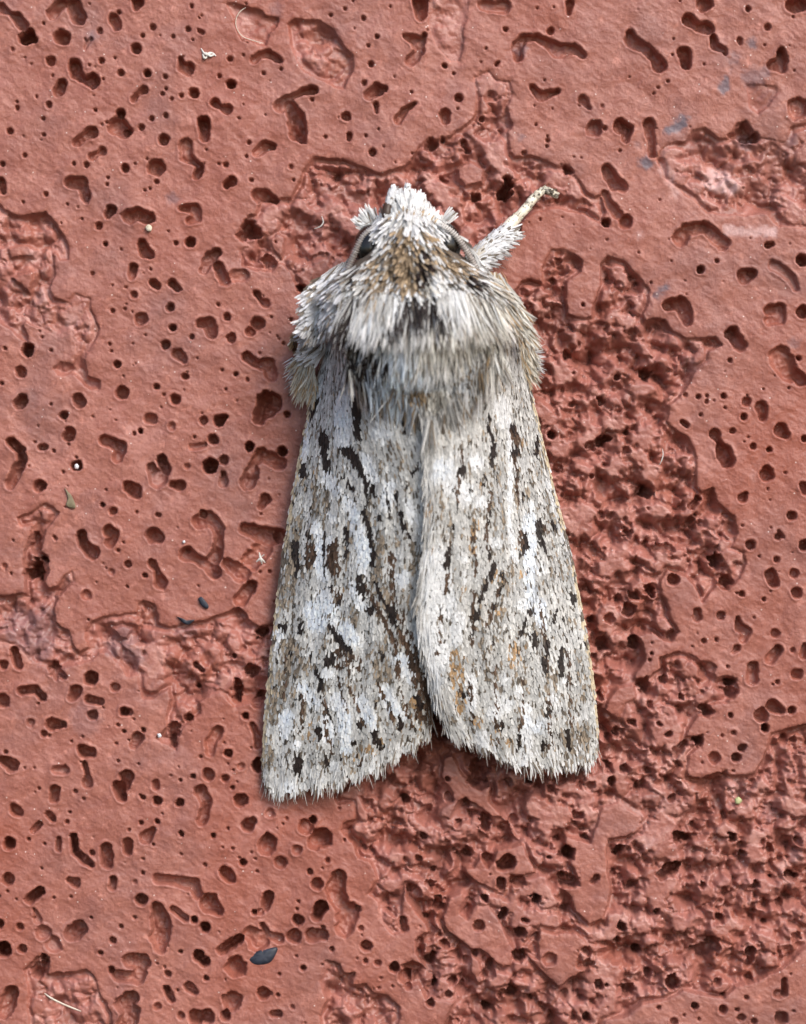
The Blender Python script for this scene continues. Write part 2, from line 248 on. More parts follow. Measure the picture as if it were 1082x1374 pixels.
R_HEAD = [(636,105),(656,95),(667,107),(682,110),(686,125),(680,142),(687,167),(680,177),(683,205),(690,212),(715,210),(732,215),(747,225),(762,221),(771,235),(785,255),(798,267),(806,262),(812,285),(805,297),(782,284),(760,281),(745,277),(720,282),(690,302),(660,310),(620,420),(480,440),(420,432),(406,415),(401,390),(392,368),(380,352),(374,352),(365,363),(345,362),(325,355),(323,335),(340,330),(325,323),(320,315),(333,291),(345,287),(352,270),(392,266),(397,255),(406,237),(407,230),(422,211),(460,215),(490,227),(510,235),(530,228),(540,225),(552,217),(562,200),(575,187),(590,190),(607,182),(635,162),(640,150),(642,130)]
R_RIGHT = [(690,392),(700,380),(712,376),(730,381),(730,360),(740,337),(755,334),(770,342),(781,352),(780,362),(760,375),(757,400),(762,422),(775,428),(795,427),(798,405),(807,385),(807,355),(817,345),(837,352),(855,370),(872,390),(870,405),(862,422),(866,432),(882,428),(892,430),(902,445),(920,456),(935,455),(960,453),(967,463),(950,470),(947,485),(932,495),(925,515),(915,527),(897,542),(895,567),(907,580),(922,585),(932,610),(935,635),(932,655),(942,662),(957,655),(962,675),(984,692),(989,715),(979,735),(998,743),(1000,757),(992,775),(977,790),(962,777),(959,787),(943,806),(934,785),(922,772),(894,763),(886,780),(887,797),(898,817),(900,830),(911,847),(900,861),(890,858),(877,847),(852,850),(862,862),(866,885),(852,902),(850,912),(862,914),(876,908),(888,898),(887,882),(910,876),(925,878),(940,887),(955,889),(961,896),(957,904),(962,912),(975,909),(988,911),(991,930),(975,941),(950,945),(957,955),(950,962),(937,958),(930,970),(922,980),(920,990),(930,991),(943,987),(942,999),(932,1005),(922,1015),(920,1030),(923,1042),(940,1046),(965,1037),(980,1041),(1000,1042),(1015,1038),(1024,1020),(1033,1000),(1036,985),(1060,978),(1110,968),(1160,1000),(1160,1230),(1090,1262),(1060,1292),(1036,1304),(1017,1316),(987,1323),(972,1338),(952,1336),(932,1331),(917,1326),(894,1341),(862,1346),(839,1364),(812,1368),(790,1420),(585,1420),(598,1372),(612,1344),(585,1340),(572,1338),(562,1320),(553,1322),(540,1296),(555,1290),(572,1302),(560,1279),(559,1264),(567,1256),(577,1251),(572,1239),(557,1221),(545,1204),(545,1186),(540,1200),(538,1250),(529,1254),(514,1235),(509,1210),(496,1200),(502,1192),(509,1180),(499,1155),(482,1150),(475,1132),(460,1115),(462,1105),(477,1100),(477,1075),(455,1078),(445,1062),(480,1045),(540,1000),(600,900),(690,700),(690,500)]
R_LEFT = [(-60,290),(-10,268),(7,282),(25,292),(40,289),(60,286),(75,300),(85,317),(92,337),(91,346),(82,347),(75,337),(70,340),(72,352),(72,367),(65,385),(72,400),(92,408),(102,396),(120,400),(121,417),(133,442),(125,457),(112,482),(117,505),(133,512),(132,521),(122,521),(100,500),(80,502),(72,495),(82,486),(100,490),(105,475),(100,455),(97,446),(75,450),(35,430),(29,437),(37,457),(30,455),(20,445),(-3,430),(-60,440)]
R_LOW = [(25,695),(45,685),(60,677),(79,687),(60,710),(52,740),(62,747),(66,765),(59,782),(65,792),(77,787),(87,775),(96,767),(100,780),(87,790),(77,800),(72,815),(74,835),(92,847),(97,865),(107,878),(120,869),(115,847),(125,835),(150,827),(185,822),(186,812),(192,807),(207,812),(211,837),(225,842),(240,840),(280,832),(302,825),(320,815),(337,835),(347,842),(372,838),(370,940),(352,940),(332,942),(317,947),(295,927),(280,930),(267,940),(267,957),(247,972),(240,987),(235,1006),(227,997),(212,992),(225,975),(225,960),(230,940),(227,922),(202,937),(192,937),(187,917),(185,905),(172,907),(165,895),(145,875),(132,874),(122,885),(107,890),(70,896),(40,888),(20,865),(-60,850),(-60,798),(10,800),(35,797),(33,770),(34,740),(44,715),(46,703),(28,704)]
R_TOP = [(882,212),(890,200),(905,192),(920,192),(932,175),(945,172),(965,187),(980,185),(990,167),(1001,163),(1017,185),(1035,187),(1055,192),(1062,170),(1120,160),(1140,310),(1080,305),(1047,302),(1030,285),(985,287),(950,284),(935,270),(892,237)]
R_BOTL = [(32,1302),(50,1285),(66,1285),(62,1310),(80,1307),(115,1303),(125,1310),(132,1332),(142,1347),(150,1364),(152,1390),(50,1410),(37,1354),(40,1330)]
R_BOTM = [(437,1290),(455,1294),(462,1307),(475,1307),(472,1322),(490,1322),(500,1335),(520,1337),(535,1352),(535,1367),(525,1390),(440,1410),(430,1364),(440,1342),(430,1315)]
R_PAN = [(388,32),(397,25),(413,29),(430,29),(445,40),(457,57),(473,75),(475,87),(462,117),(452,117),(430,105),(410,95),(397,77),(392,55)]
R_TRI = [(304,5),(330,10),(352,15),(356,22),(372,26),(371,34),(362,42),(356,59),(325,50),(317,35),(315,22)]
R_STEP = [(575,-20),(627,-20),(627,22),(621,42),(620,62),(615,81),(604,80),(590,65),(580,47),(577,20)]
R_WEDGE = [(1004,115),(1042,116),(1043,122),(1030,142),(1018,152),(1007,142),(1005,125)]
ISLANDS = [
 [(595,1018),(592,1042),(607,1065),(606,1075),(592,1085),(591,1097),(605,1100),(615,1075),(625,1072),(637,1080),(652,1090),(662,1097),(675,1097),(690,1122),(696,1126),(672,1090),(658,1075),(660,1050),(647,1060),(635,1055),(622,1040),(607,1010)],
 [(667,1139),(687,1136),(702,1131),(712,1154),(720,1171),(700,1175),(685,1176),(680,1196),(665,1196),(652,1189),(640,1186),(625,1171),(625,1164),(635,1164),(645,1149),(655,1164),(662,1156)],
 [(602,1204),(620,1196),(624,1209),(618,1226),(627,1232),(640,1216),(657,1216),(670,1231),(680,1254),(690,1274),(685,1296),(675,1299),(660,1286),(645,1276),(632,1274),(615,1261),(600,1251),(594,1231),(600,1216)],
 [(722,1264),(725,1244),(745,1254),(775,1250),(790,1266),(815,1272),(800,1278),(780,1274),(775,1299),(787,1304),(765,1314),(752,1326),(737,1316),(720,1299),(705,1279),(722,1286)],
 [(803,1100),(808,1083),(830,1075),(860,1095),(862,1112),(840,1124),(818,1126),(815,1150),(820,1200),(812,1235),(790,1242),(772,1225),(765,1205),(752,1192),(777,1187),(772,1170),(765,1157),(770,1145),(757,1132),(760,1120),(775,1127),(792,1131)],
 [(817,937),(830,922),(850,919),(855,937),(840,947),(830,965),(812,955)],
 [(632,1280),(645,1290),(650,1318),(640,1322),(632,1305)],
 [(11,332),(30,327),(50,335),(45,345),(15,347)],
 [(15,372),(27,367),(47,365),(45,377),(40,392),(30,385)],
 [(150,842),(165,838),(178,845),(172,858),(160,857)],
 [(362,320),(372,312),(384,318),(382,335),(378,350),(366,336)],
 [(612,225),(632,215),(650,228),(648,245),(625,252),(615,240)],
 [(757,300),(770,288),(800,300),(790,330)],
]

def axis(lo, hi, step, far):
    core = np.arange(lo, hi + step, step)
    out = []
    d = step; p = hi + step
    while p < far:
        d *= 1.16; p += d; out.append(p)
    out2 = []; d = step; p = lo
    while p > -far + 1000:
        d *= 1.16; p -= d; out2.append(p)
    return np.concatenate([out2[::-1], core, out])

GX = axis(-24, 1106, 1.42, 3600)
GY = axis(-24, 1398, 1.42, 3900)
X, Y = np.meshgrid(GX, GY)
H = np.zeros(X.shape)
n8 = fbm(X / 9, Y / 9, 3, 3); n22 = fbm(X / 24, Y / 24, 9, 3); n60 = fbm(X / 70, Y / 70, 15, 3)
# brushed paint: streaks that run down to the right
c_, s_ = math.cos(.56), math.sin(.56)
XU, YU = X * c_ + Y * s_, -X * s_ + Y * c_
streak = fbm(XU / 26, YU / 6.5, 31, 3)
H += 3.2 * n60 + 1.0 * n22 + 0.42 * streak + 0.40 * n8

wx, wy = X + 5 * n22 + 1.8 * n8, Y + 5 * fbm(X / 24, Y / 24, 41, 3) + 1.8 * fbm(X / 9, Y / 9, 45, 2)
rough = np.zeros(X.shape); grain = np.full(X.shape, .5)
def region(poly, depth, amp, islands=()):
    global H, rough
    p = np.array(poly)
    ix0, ix1 = np.searchsorted(GX, [p[:, 0].min() - 12, p[:, 0].max() + 12])
    iy0, iy1 = np.searchsorted(GY, [p[:, 1].min() - 12, p[:, 1].max() + 12])
    sl_ = (slice(iy0, iy1), slice(ix0, ix1))
    x, y = wx[sl_], wy[sl_]
    xt, yt = X[sl_] * .5 + x * .5, Y[sl_] * .5 + y * .5
    d = poly_sd(xt, yt, p)
    for isl in islands:
        d = np.maximum(d, -poly_sd(xt, yt, isl))
    t = np.clip((1.5 - d) / (7.0 + 3 * n22[sl_]), 0, 1)
    cliff = np.sqrt(np.clip(1 - (1 - t) ** 2, 0, 1))
    inn = sm(0, 9, -d)
    f1, f2, idc = worley((XU[sl_] + 9 * n22[sl_]) / 30, (YU[sl_] + 9 * n8[sl_]) / 19, 77)
    g1, g2, idg = worley(x / 12.0, y / 11.0, 78)
    k1, k2, idk = worley(x / 44.0, y / 38.0, 79)
    lump = np.sqrt(np.clip(1 - (f1 * 1.25) ** 2, 0, 1)) * (.45 + .9 * idc)
    lump2 = np.sqrt(np.clip(1 - (g1 * 1.3) ** 2, 0, 1)) * (.3 + idg) + .5 * fbm(x / 7, y / 7, 62, 2)
    low = fbm(x / 38, y / 38, 60, 3)
    rel = 1.0 * lump + .26 * lump2 + 1.6 * low + .5 * np.sqrt(np.clip(1 - k1 ** 2, 0, 1)) * idk - 0.75
    crack = sm(.16, 0, f2 - f1) * sm(.05, .5, fbm(x / 30, y / 30, 90, 2) + .25)
    depth = depth * np.clip(.85 + 1.5 * fbm(X[sl_] / 70, Y[sl_] / 70, 61, 2), .25, 1.6)
    hh = -depth * cliff + amp * inn * rel - amp * .55 * inn * crack
    hh = np.minimum(hh, 1.2 * n8[sl_])
    for _ in range(2):
        q_ = np.pad(hh, 1, mode='edge')
        hb = (q_[:-2, 1:-1] + q_[2:, 1:-1] + q_[1:-1, :-2] + q_[1:-1, 2:] + 4 * q_[1:-1, 1:-1]) / 8
        hh = np.where(d < -4, hb, hh)
    hh -= 1.6 * np.clip(1 - d / 6, 0, 1) ** 2 * (d > 0)
    H[sl_] = np.where(d < 6, H[sl_] * (1 - .5 * cliff) + hh, H[sl_])
    rough[sl_] = np.maximum(rough[sl_], cliff)
    grain[sl_] = np.where(d < 0, .6 * idc + .4 * idg, grain[sl_])

region(R_RIGHT, 17, 19, ISLANDS)
region(R_HEAD, 14, 14, ISLANDS)
region(R_LEFT, 11, 9, ISLANDS)
region(R_LOW, 12, 12, ISLANDS)
region(R_TOP, 10, 9.5)
region(R_BOTL, 11, 9)
region(R_BOTM, 15, 13)
region(R_PAN, 11, 7)
region(R_TRI, 8, 2)
region(R_STEP, 5, 3.0)
region(R_WEDGE, 7, 1.5)

RG = rough.copy(); BD = np.zeros(X.shape)
PD = np.zeros(X.shape)          # pit depth
def pit(ch, k, wob=.2):
    r = ch[:, 2].mean(); rmax = ch[:, 2].max()
    m = rmax + 4
    ix0, ix1 = np.searchsorted(GX, [ch[:, 0].min() - m, ch[:, 0].max() + m])
    iy0, iy1 = np.searchsorted(GY, [ch[:, 1].min() - m, ch[:, 1].max() + m])
    if ix1 - ix0 < 1 or iy1 - iy0 < 1: return
    q = (slice(iy0, iy1), slice(ix0, ix1))
    in_rough = RG[min(int(np.searchsorted(GY, ch[0, 1])), len(GY) - 1), min(int(np.searchsorted(GX, ch[0, 0])), len(GX) - 1)] > .4
    if in_rough:
        if r < 2.2: return
        wob = .55
    d = chain_sd(X[q], Y[q], ch)
    d = d + r * wob * (1.5 * n8[q] if r < 7 else 1.1 * n8[q] + 1.3 * n22[q])
    D = k * min(2.5 * r + 2.4, 25.0)
    wd = np.maximum((.95 if in_rough else .52) * r * (1 + .9 * n22[q]), 1.1); ga, gb = rng.uniform(0, 6.28), rng.uniform(0, .3)
    mx, my = ch[:, 0].mean(), ch[:, 1].mean()
    t = np.clip(-d / wd, 0, 1)
    hp = -D * np.sqrt(np.clip(1 - (1 - t) ** 2, 0, 1)) * (1 + (.25 * n8[q] + .25 * n22[q]) * (r > 4)) * (1 + gb * np.clip(((X[q] - mx) * math.cos(ga) + (Y[q] - my) * math.sin(ga)) / (rmax + 2), -1, 1))
    hp -= min(.8, .15 * r) * np.clip(1 - d / 1.6, 0, 1) ** 2 * (d > 0)
    BD[q] = np.maximum(BD[q], min(1.1, .2 * r) * np.exp(-((d - 2.6) / 1.7) ** 2) * np.clip(.6 + 1.2 * n22[q], 0, 1.4))
    PD[q] = np.minimum(PD[q], hp)

for (tx, ty, z, txt) in PITS:
    for ch, k in parse(txt):
        c = ch.copy()
        c[:, 0] = tx + c[:, 0] / z; c[:, 1] = ty + c[:, 1] / z; c[:, 2] /= z
        if c[:, 2].max() < .8: continue
        pit(c, k)
# pin holes too small to trace, and more pits where the wall goes on outside the frame
for i in range(380):
    x0, y0 = rng.uniform(-20, 1100), rng.uniform(-20, 1394)
    pit(np.array([[x0, y0, rng.choice([1.1, 1.3, 1.5, 1.9])]]), rng.uniform(.7, 1.5))
for i in range(1500):
    x0, y0 = rng.uniform(-700, 1780), rng.uniform(-700, 2070)
    if -30 < x0 < 1112 and -30 < y0 < 1404: continue
    r = rng.uniform(3, 13)
    a = rng.uniform(0, 6.3)
    pit(np.array([[x0, y0, r], [x0 + 1.8 * r * math.cos(a), y0 + 1.8 * r * math.sin(a), r * rng.uniform(.5, 1)]]), rng.uniform(.6, 1.3))
H += PD + BD * (PD > -.5) + .26 * fbm(X / 3.6, Y / 3.6, 51, 2)
H[:, 0] = H[:, -1] = -900; H[0, :] = H[-1, :] = -900

def wall_z(px, py):
    i = int(np.clip(np.searchsorted(GY, py), 0, len(GY) - 1)); j = int(np.clip(np.searchsorted(GX, px), 0, len(GX) - 1))
    return float(H[i, j])

# stains: blue-grey weathering spots with their own outline
stain = np.zeros(X.shape)
for ch, k in parse("905,172,5 897,175,5 915,165,7 918,160,5@1; 865,218,7 873,220,4@1; 972,117,8 975,105,4@.9; 700,68,7@.6; 1010,58,6@.8; 122,50,6@.5; 884,393,5 893,387,5@.9; 700,183,4@.5; 1010,105,14 1025,98,10@.5; 985,80,9@.4; 232,265,7@.5; 1065,187,8@.35; 1066,460,6@.5; 855,195,5@.35; 372,14,9@.3; 165,858,18 150,870,10 180,880,14@.4; 30,840,26 55,870,18 60,825,12@.35; 1035,1090,12@.25; 250,845,14@.3; 930,195,8@.2; 1000,190,12@.5; 780,905,5@.4; 115,965,22@.25"):
    d = chain_sd(X, Y, ch) + 6.5 * n8 + 4 * n22
    stain = np.maximum(stain, .75 * k * sm(5, -5, d))
pale = np.zeros(X.shape)
for ch, k in parse("960,240,16 985,250,10@.7; 905,172,8@.3; 975,310,6 1035,312,7@.7; 620,330,8@.2; 485,60,6@.2; 1010,640,5@.2; 893,225,8 905,260,6@.35; 858,318,4@.7; 990,1060,14@.3; 870,1130,8@.3; 1070,1150,10@.3; 925,490,10@.3; 45,345,10@.4; 60,395,12@.3; 95,430,10@.3"):
    d = chain_sd(X, Y, ch) + 6 * n8 + 4 * n22
    pale = np.maximum(pale, k * sm(4, -5, d))

mw, t, bs = node_mat("painted_masonry")
tc = t.nodes.new('ShaderNodeTexCoord').outputs['Object']
def att(t, nm, col=False):
    a = t.nodes.new('ShaderNodeAttribute'); a.attribute_name = nm
    return a.outputs['Color'] if col else a.outputs['Fac']
base = mixc(t, ramp(t, noise_n(t, tc, 2.2, 5), .36, .66), (.305, .108, .078), (.375, .145, .107))
base = mixc(t, ramp(t, noise_n(t, tc, 9, 6, .65), .45, .75), base, (.29, .090, .066))
base = mixc(t, ramp(t, noise_n(t, tc, 34, 4, .6), .55, .8), base, (.55, .22, .165))
base = mixc(t, ramp(t, noise_n(t, tc, 4.5, 5, .6), .48, .72), base, (.245, .105, .088))
base = mixc(t, ramp(t, noise_n(t, tc, 1.3, 3, .5), .5, .72), base, (.31, .092, .060))
base = mixc(t, ramp(t, noise_n(t, tc, 3.1, 6, .7), .56, .74), base, (.43, .185, .148))
base = mixc(t, ramp(t, noise_n(t, tc, 60, 3, .6), .5, .85), base, (.25, .085, .064))
rg = att(t, 'rough')
rn = t.nodes.new('ShaderNodeMath'); rn.operation = 'MULTIPLY'; t.links.new(rg, rn.inputs[0]); t.links.new(ramp(t, noise_n(t, tc, 7, 4), .4, .62), rn.inputs[1])
base = mixc(t, rn.outputs[0], base, (.37, .145, .116))
base = mixc(t, ramp2(t, att(t, 'grain'), .62, .9, 0, .75), base, (.47, .225, .185))
base = mixc(t, ramp2(t, att(t, 'grain'), .36, .12, 0, .6), base, (.235, .088, .066))
base = mixc(t, att(t, 'pale'), base, (.60, .38, .36))
base = mixc(t, att(t, 'stain'), base, (.085, .095, .13))
vor = t.nodes.new('ShaderNodeTexVoronoi'); vor.inputs['Scale'].default_value = 34
t.links.new(tc, vor.inputs['Vector'])
lt = t.nodes.new('ShaderNodeMath'); lt.operation = 'LESS_THAN'; lt.inputs[1].default_value = .085
t.links.new(vor.outputs['Distance'], lt.inputs[0])
sx = t.nodes.new('ShaderNodeSeparateColor'); t.links.new(vor.outputs['Color'], sx.inputs[0])
gt = t.nodes.new('ShaderNodeMath'); gt.operation = 'GREATER_THAN'; gt.inputs[1].default_value = .62
t.links.new(sx.outputs[0], gt.inputs[0])
mm = t.nodes.new('ShaderNodeMath'); mm.operation = 'MULTIPLY'; t.links.new(lt.outputs[0], mm.inputs[0]); t.links.new(gt.outputs[0], mm.inputs[1])
mm2 = t.nodes.new('ShaderNodeMath'); mm2.operation = 'MULTIPLY'; mm2.inputs[1].default_value = .7; t.links.new(mm.outputs[0], mm2.inputs[0])
base = mixc(t, mm2.outputs[0], base, (.72, .58, .54))
t.links.new(base, bs.inputs['Base Color'])
t.links.new(ramp2(t, rg, 0, 1, .41, .29), bs.inputs['Roughness'])
bs.inputs['Specular IOR Level'].default_value = .45
bmp = t.nodes.new('ShaderNodeBump'); bmp.inputs['Strength'].default_value = .6; bmp.inputs['Distance'].default_value = .006
t.links.new(noise_n(t, tc, 60, 5, .7), bmp.inputs['Height'])
t.links.new(bmp.outputs[0], bs.inputs['Normal'])

ny, nx = X.shape
Vw = np.stack([(X - CX) * S, -H * S, (CY - Y) * S], -1).reshape(-1, 3)
idx = np.arange(nx * ny).reshape(ny, nx)
Fw = np.stack([idx[:-1, :-1], idx[1:, :-1], idx[1:, 1:], idx[:-1, 1:]], -1).reshape(-1, 4)
wall = mesh_np("wall", Vw, Fw, mw, extra={'rough': rough, 'grain': grain, 'stain': stain, 'pale': pale})
tag(wall, "brick red painted masonry wall full of small pits", kind='structure')

# ================================================================== THE MOTH
moth = bpy.data.objects.new("moth", None)
COL.objects.link(moth)
moth.location = (0, 0, 0)
tag(moth, "pale grey moth with black streaked folded wings resting head up on the pitted red wall", "moth")

def fibre_mat(name, rough=.55, trans=.22, spec=.3):
    m, t, b = node_mat(name)
    c = att(t, 'col', True)
    gn = t.nodes.new('ShaderNodeTexCoord').outputs['Object']
    c2 = mixc(t, ramp(t, noise_n(t, gn, 120, 2), .3, .7), c, c)
    vx = t.nodes.new('ShaderNodeHueSaturation'); vx.inputs['Value'].default_value = 1.0
    t.links.new(c2, vx.inputs['Color'])
    mr = t.nodes.new('ShaderNodeMapRange'); mr.inputs[1].default_value = .3; mr.inputs[2].default_value = .7; mr.inputs[3].default_value = .86; mr.inputs[4].default_value = 1.1
    t.links.new(noise_n(t, gn, 140, 2), mr.inputs[0]); t.links.new(mr.outputs[0], vx.inputs['Value'])
    t.links.new(vx.outputs[0], b.inputs['Base Color'])
    b.inputs['Roughness'].default_value = rough
    b.inputs['Specular IOR Level'].default_value = spec
    tr = t.nodes.new('ShaderNodeBsdfTranslucent'); t.links.new(vx.outputs[0], tr.inputs['Color'])
    mx = t.nodes.new('ShaderNodeMixShader'); mx.inputs[0].default_value = trans
    t.links.new(b.outputs[0], mx.inputs[1]); t.links.new(tr.outputs[0], mx.inputs[2])
    t.links.new(mx.outputs[0], t.nodes['Material Output'].inputs['Surface'])
    return m
M_SCALE = fibre_mat("wing_scale", .5, .12, .35)
M_FUR = fibre_mat("body_fur", .5, .22, .3)
M_SKIN = fibre_mat("moth_cuticle", .45, 0.0, .4)

m_eye, t_, b_ = node_mat("dark_eye")
b_.inputs['Roughness'].default_value = .2
t_.links.new(mixc(t_, ramp(t_, noise_n(t_, t_.nodes.new('ShaderNodeTexCoord').outputs['Object'], 60, 2), .4, .7), (.006, .005, .005), (.02, .014, .010)), b_.inputs['Base Color'])

BLUEW = np.array([.72, .77, .84]); WHITE = np.array([.80, .79, .77]); CREAM = np.array([.72, .66, .54])
GREYB = np.array([.20, .165, .13]); TAN = np.array([.40, .285, .17]); BLACK = np.array([.022, .015, .013]); BROWN = np.array([.085, .05, .032])
ORANGE = np.array([.36, .20, .09])

# ---- markings, read off the photograph (tile corner, zoom, list)
def marks(tx, ty, z, txt):
    out = []
    for ch, k in parse(txt):
        c = ch.copy(); c[:, 0] = tx + c[:, 0] / z; c[:, 1] = ty + c[:, 1] / z; c[:, 2] /= z
        out.append((c, k))
    return out
L1, L2, R1, R2 = (340, 520, 4.16), (330, 800, 4.007), (560, 520, 4.007), (550, 800, 3.864)
M_BLACK = (marks(*L1, """560,50,15 575,150,22 575,220,18 590,270,10; 480,320,10 540,345,28 570,400,22 600,440,16 620,480,10 660,540,14 680,590,8; 270,420,24 290,480,9; 410,440,18; 350,50,18 330,150,9@.7; 400,260,28 400,330,15 410,400,20@.7; 530,520,7 560,555,10; 610,680,8 645,760,11 660,830,10 670,900,13 665,970,15; 240,860,18 235,920,20 250,1000,7 235,1040,5@.9; 520,770,12 530,850,8 520,930,6@.7;
600,1050,20 605,1110,16 625,1160,9; 690,1080,11 720,1160,11 750,1220,9; 830,680,8 840,760,9 870,820,9; 880,470,8 920,420,12; 860,540,9; 830,150,7 835,240,10; 790,580,8 820,690,7; 700,710,8; 660,1225,16; 240,780,9; 310,810,11; 430,1100,10; 395,1040,5 400,800,4@.6; 620,500,8 640,620,6 620,690,6@.8; 740,540,7 760,700,6@.5; 950,610,6; 500,480,7""")
 + marks(*L2, """195,150,19 210,155,12; 295,140,13 300,175,9; 450,150,10 480,190,12 520,240,20 560,280,12; 455,330,26; 390,700,16 400,745,11; 690,715,15 700,760,17 735,800,9; 825,640,9 835,680,15; 580,780,13; 285,860,20 280,910,15 290,960,9; 430,850,8 440,880,13@.6; 670,60,18; 790,60,13 800,130,15; 720,290,9 740,320,9; 910,520,10 950,580,12; 380,380,8 410,440,10 400,490,9; 505,15,12; 290,530,11@.7; 545,500,9; 430,590,7 460,640,6@.6; 600,660,7 620,700,7@.6; 120,400,8; 240,300,10@.6; 170,340,9@.6; 160,470,9@.6; 350,310,10@.7; 700,560,8@.5; 510,850,5 540,950,5@.6""")
 + marks(*R1, """405,280,12 405,340,15 395,390,9; 380,130,6 385,210,7 400,260,7@.9; 240,420,20 230,450,13; 345,500,9 320,480,6; 360,470,6; 510,190,12 520,240,8@.7; 525,330,20; 450,260,8@.8; 390,650,6 385,710,6@.9; 650,700,10 650,760,15 660,800,13 685,860,7; 575,770,10 585,830,12 560,880,9; 170,850,10 160,940,13@.8; 410,940,14 395,1000,11 360,1060,9 345,1120,9; 455,980,6 460,1040,6 445,1080,6; 835,1110,14; 605,1195,12; 740,740,11 720,700,6@.8; 420,470,7; 600,960,8@.8; 140,130,9 135,200,7@.9; 420,1160,8; 215,610,5 220,660,5@.8; 190,740,6@.8; 575,540,7 560,600,6@.6; 640,250,8 640,360,8@.6; 630,320,9@.7; 380,860,6 385,900,6; 760,700,8@.6; 700,1080,6@.6; 780,820,6@.5""")
 + marks(*R2, """640,190,14 655,240,15; 695,320,9 700,370,13; 715,580,12 712,600,12; 480,640,9 470,680,11; 780,260,11 785,390,9@.9; 625,65,11; 325,180,9; 430,230,8; 570,700,8 555,780,8@.9; 445,780,8@.9; 820,700,14 825,770,12@.5; 690,740,10 685,790,10@.6; 755,60,8 745,120,8@.8; 845,10,13; 350,60,12 345,110,10; 600,110,8 570,190,8@.9; 285,500,12; 710,230,8 705,280,6; 810,680,8@.6; 390,320,8@.6; 520,620,6@.5; 905,230,7@.5; 855,560,8@.4; 640,440,6@.5"""))
M_SPOT = (marks(340, 520, 2.208, "320,560,5 420,740,5 432,850,4; 400,640,5 470,790,6 520,920,6; 200,860,4 215,1000,5 235,1080,4@.7; 290,880,4 330,1000,5@.7; 150,900,4 142,1000,5@.7; 370,870,4 420,980,5@.7; 250,840,4 280,960,4@.6; 100,780,4 90,900,5@.6; 440,900,4 480,1010,5@.6; 700,300,4 690,440,5 700,500,4@.8; 655,600,5 645,760,5@.8; 590,430,4 570,600,5@.7; 850,640,4 872,820,5@.7; 740,560,5 690,700,5@.8; 800,860,4 792,1000,5@.7; 930,760,4 940,1000,5@.5; 640,860,4 650,1000,4@.6; 710,820,4 720,1000,5@.6; 870,860,4 880,1060,5@.6; 560,640,4 540,800,4@.5; 770,180,5 785,330,4@.6; 620,180,4 600,330,4@.6") + marks(*L1, "440,880,22 445,950,32 455,1010,24 468,840,8; 325,870,22 325,940,28 300,985,16; 775,930,18 770,1030,16 780,1180,10@.8; 470,1130,25 480,1180,18@.7")
 + marks(*L2, "520,290,40 580,350,32 500,360,22@.75; 870,200,18 900,300,28 920,400,24 960,500,30 950,600,40 1000,640,32@.8; 800,20,22 850,120,18@.6; 620,860,26@.5")
 + marks(*R1, "510,200,16 530,260,18 530,330,22@.85; 545,740,9 560,800,20 560,860,16@.75; 690,740,24@.45; 300,750,11 295,830,15 315,980,9@.7")
 + marks(*R2, "260,470,16 275,520,14@.5; 450,740,14@.4; 560,260,20@.4"))
M_ORANGE = (marks(*R1, "320,660,11 310,720,17 300,800,20 300,880,14@.8; 70,600,15 65,640,15@.7; 555,1000,20 580,970,9@.7; 370,250,20@.6; 335,500,13@.7; 430,1000,28 420,1060,22@.6; 550,840,18@.5; 545,270,16@.6; 250,1080,15@.5; 85,820,14@.5")
 + marks(*R2, "240,300,25 245,400,36 260,500,28 260,580,20@.95; 430,730,25 440,690,20@.75; 350,640,22@.75; 550,250,36 530,330,26@.6; 440,60,25@.7; 520,740,30@.5; 640,780,16@.3")
 + marks(*L2, "620,850,40 720,800,30 760,760,30@.5; 340,690,32 350,760,24@.5; 880,560,34 950,660,40@.4")
 + marks(*L1, "480,1150,30@.4; 350,430,14@.5; 990,640,14@.8; 990,560,12@.4"))
M_GREY = (marks(*R1, "330,560,14 300,760,18 290,900,16@.8; 400,560,12 420,720,14 400,880,14@.8; 180,620,12 180,820,14@.7; 460,600,10 450,860,12@.7; 250,300,16 300,460,16@.6; 690,560,14 740,760,16@.8; 500,900,16 480,1100,18@.8") + marks(*R2, "330,100,16 400,420,18@.8; 440,300,14 480,560,14@.7; 700,300,14 720,640,14@.7; 590,300,12 600,520,12@.6; 240,500,14 330,700,14@.6") + marks(*L1, "390,600,42 380,680,38; 720,820,30 700,950,25 690,1060,40 740,1180,40; 650,620,22; 900,880,30 920,950,22; 260,720,25 230,840,30 220,1000,36 180,1180,44; 525,710,24; 740,300,40 830,420,36@.6; 620,240,16; 330,250,22@.8; 880,1000,40@.5; 800,860,30@.6; 500,880,22@.7; 340,540,26@.8; 580,1170,14")
 + marks(*L2, "250,260,60 240,370,55 280,330,40 160,420,44; 130,560,34 180,500,44 150,640,38; 120,820,34 140,880,30; 600,130,40 590,60,40@.7; 690,280,50 760,420,40 660,400,40@.8; 340,360,50@.9; 430,470,34@.7; 590,470,26@.7; 700,540,22@.6; 640,780,30@.7; 430,860,34@.7; 300,640,24@.6; 800,750,30@.5; 360,880,24@.6; 850,30,40@.5; 90,990,30@.6")
 + marks(*R1, "440,430,40 470,500,30@.5; 580,560,34@.9; 740,730,44@.7; 640,330,30@.6; 650,420,26@.5; 800,900,50 830,1050,50@.6; 460,760,30@.5; 700,1020,34@.7; 640,1060,26@.5; 170,700,30@.4; 200,880,30@.4")
 + marks(*R2, "880,760,60 900,680,50 800,720,44 920,820,44@1; 880,300,44 900,450,44 860,560,40@.7; 760,400,34@.6; 560,420,40@.5; 700,200,40@.6; 800,140,50@.6; 400,180,40@.5; 700,800,36@.6; 420,380,44@.5; 660,480,28@.4; 480,80,40@.4"))
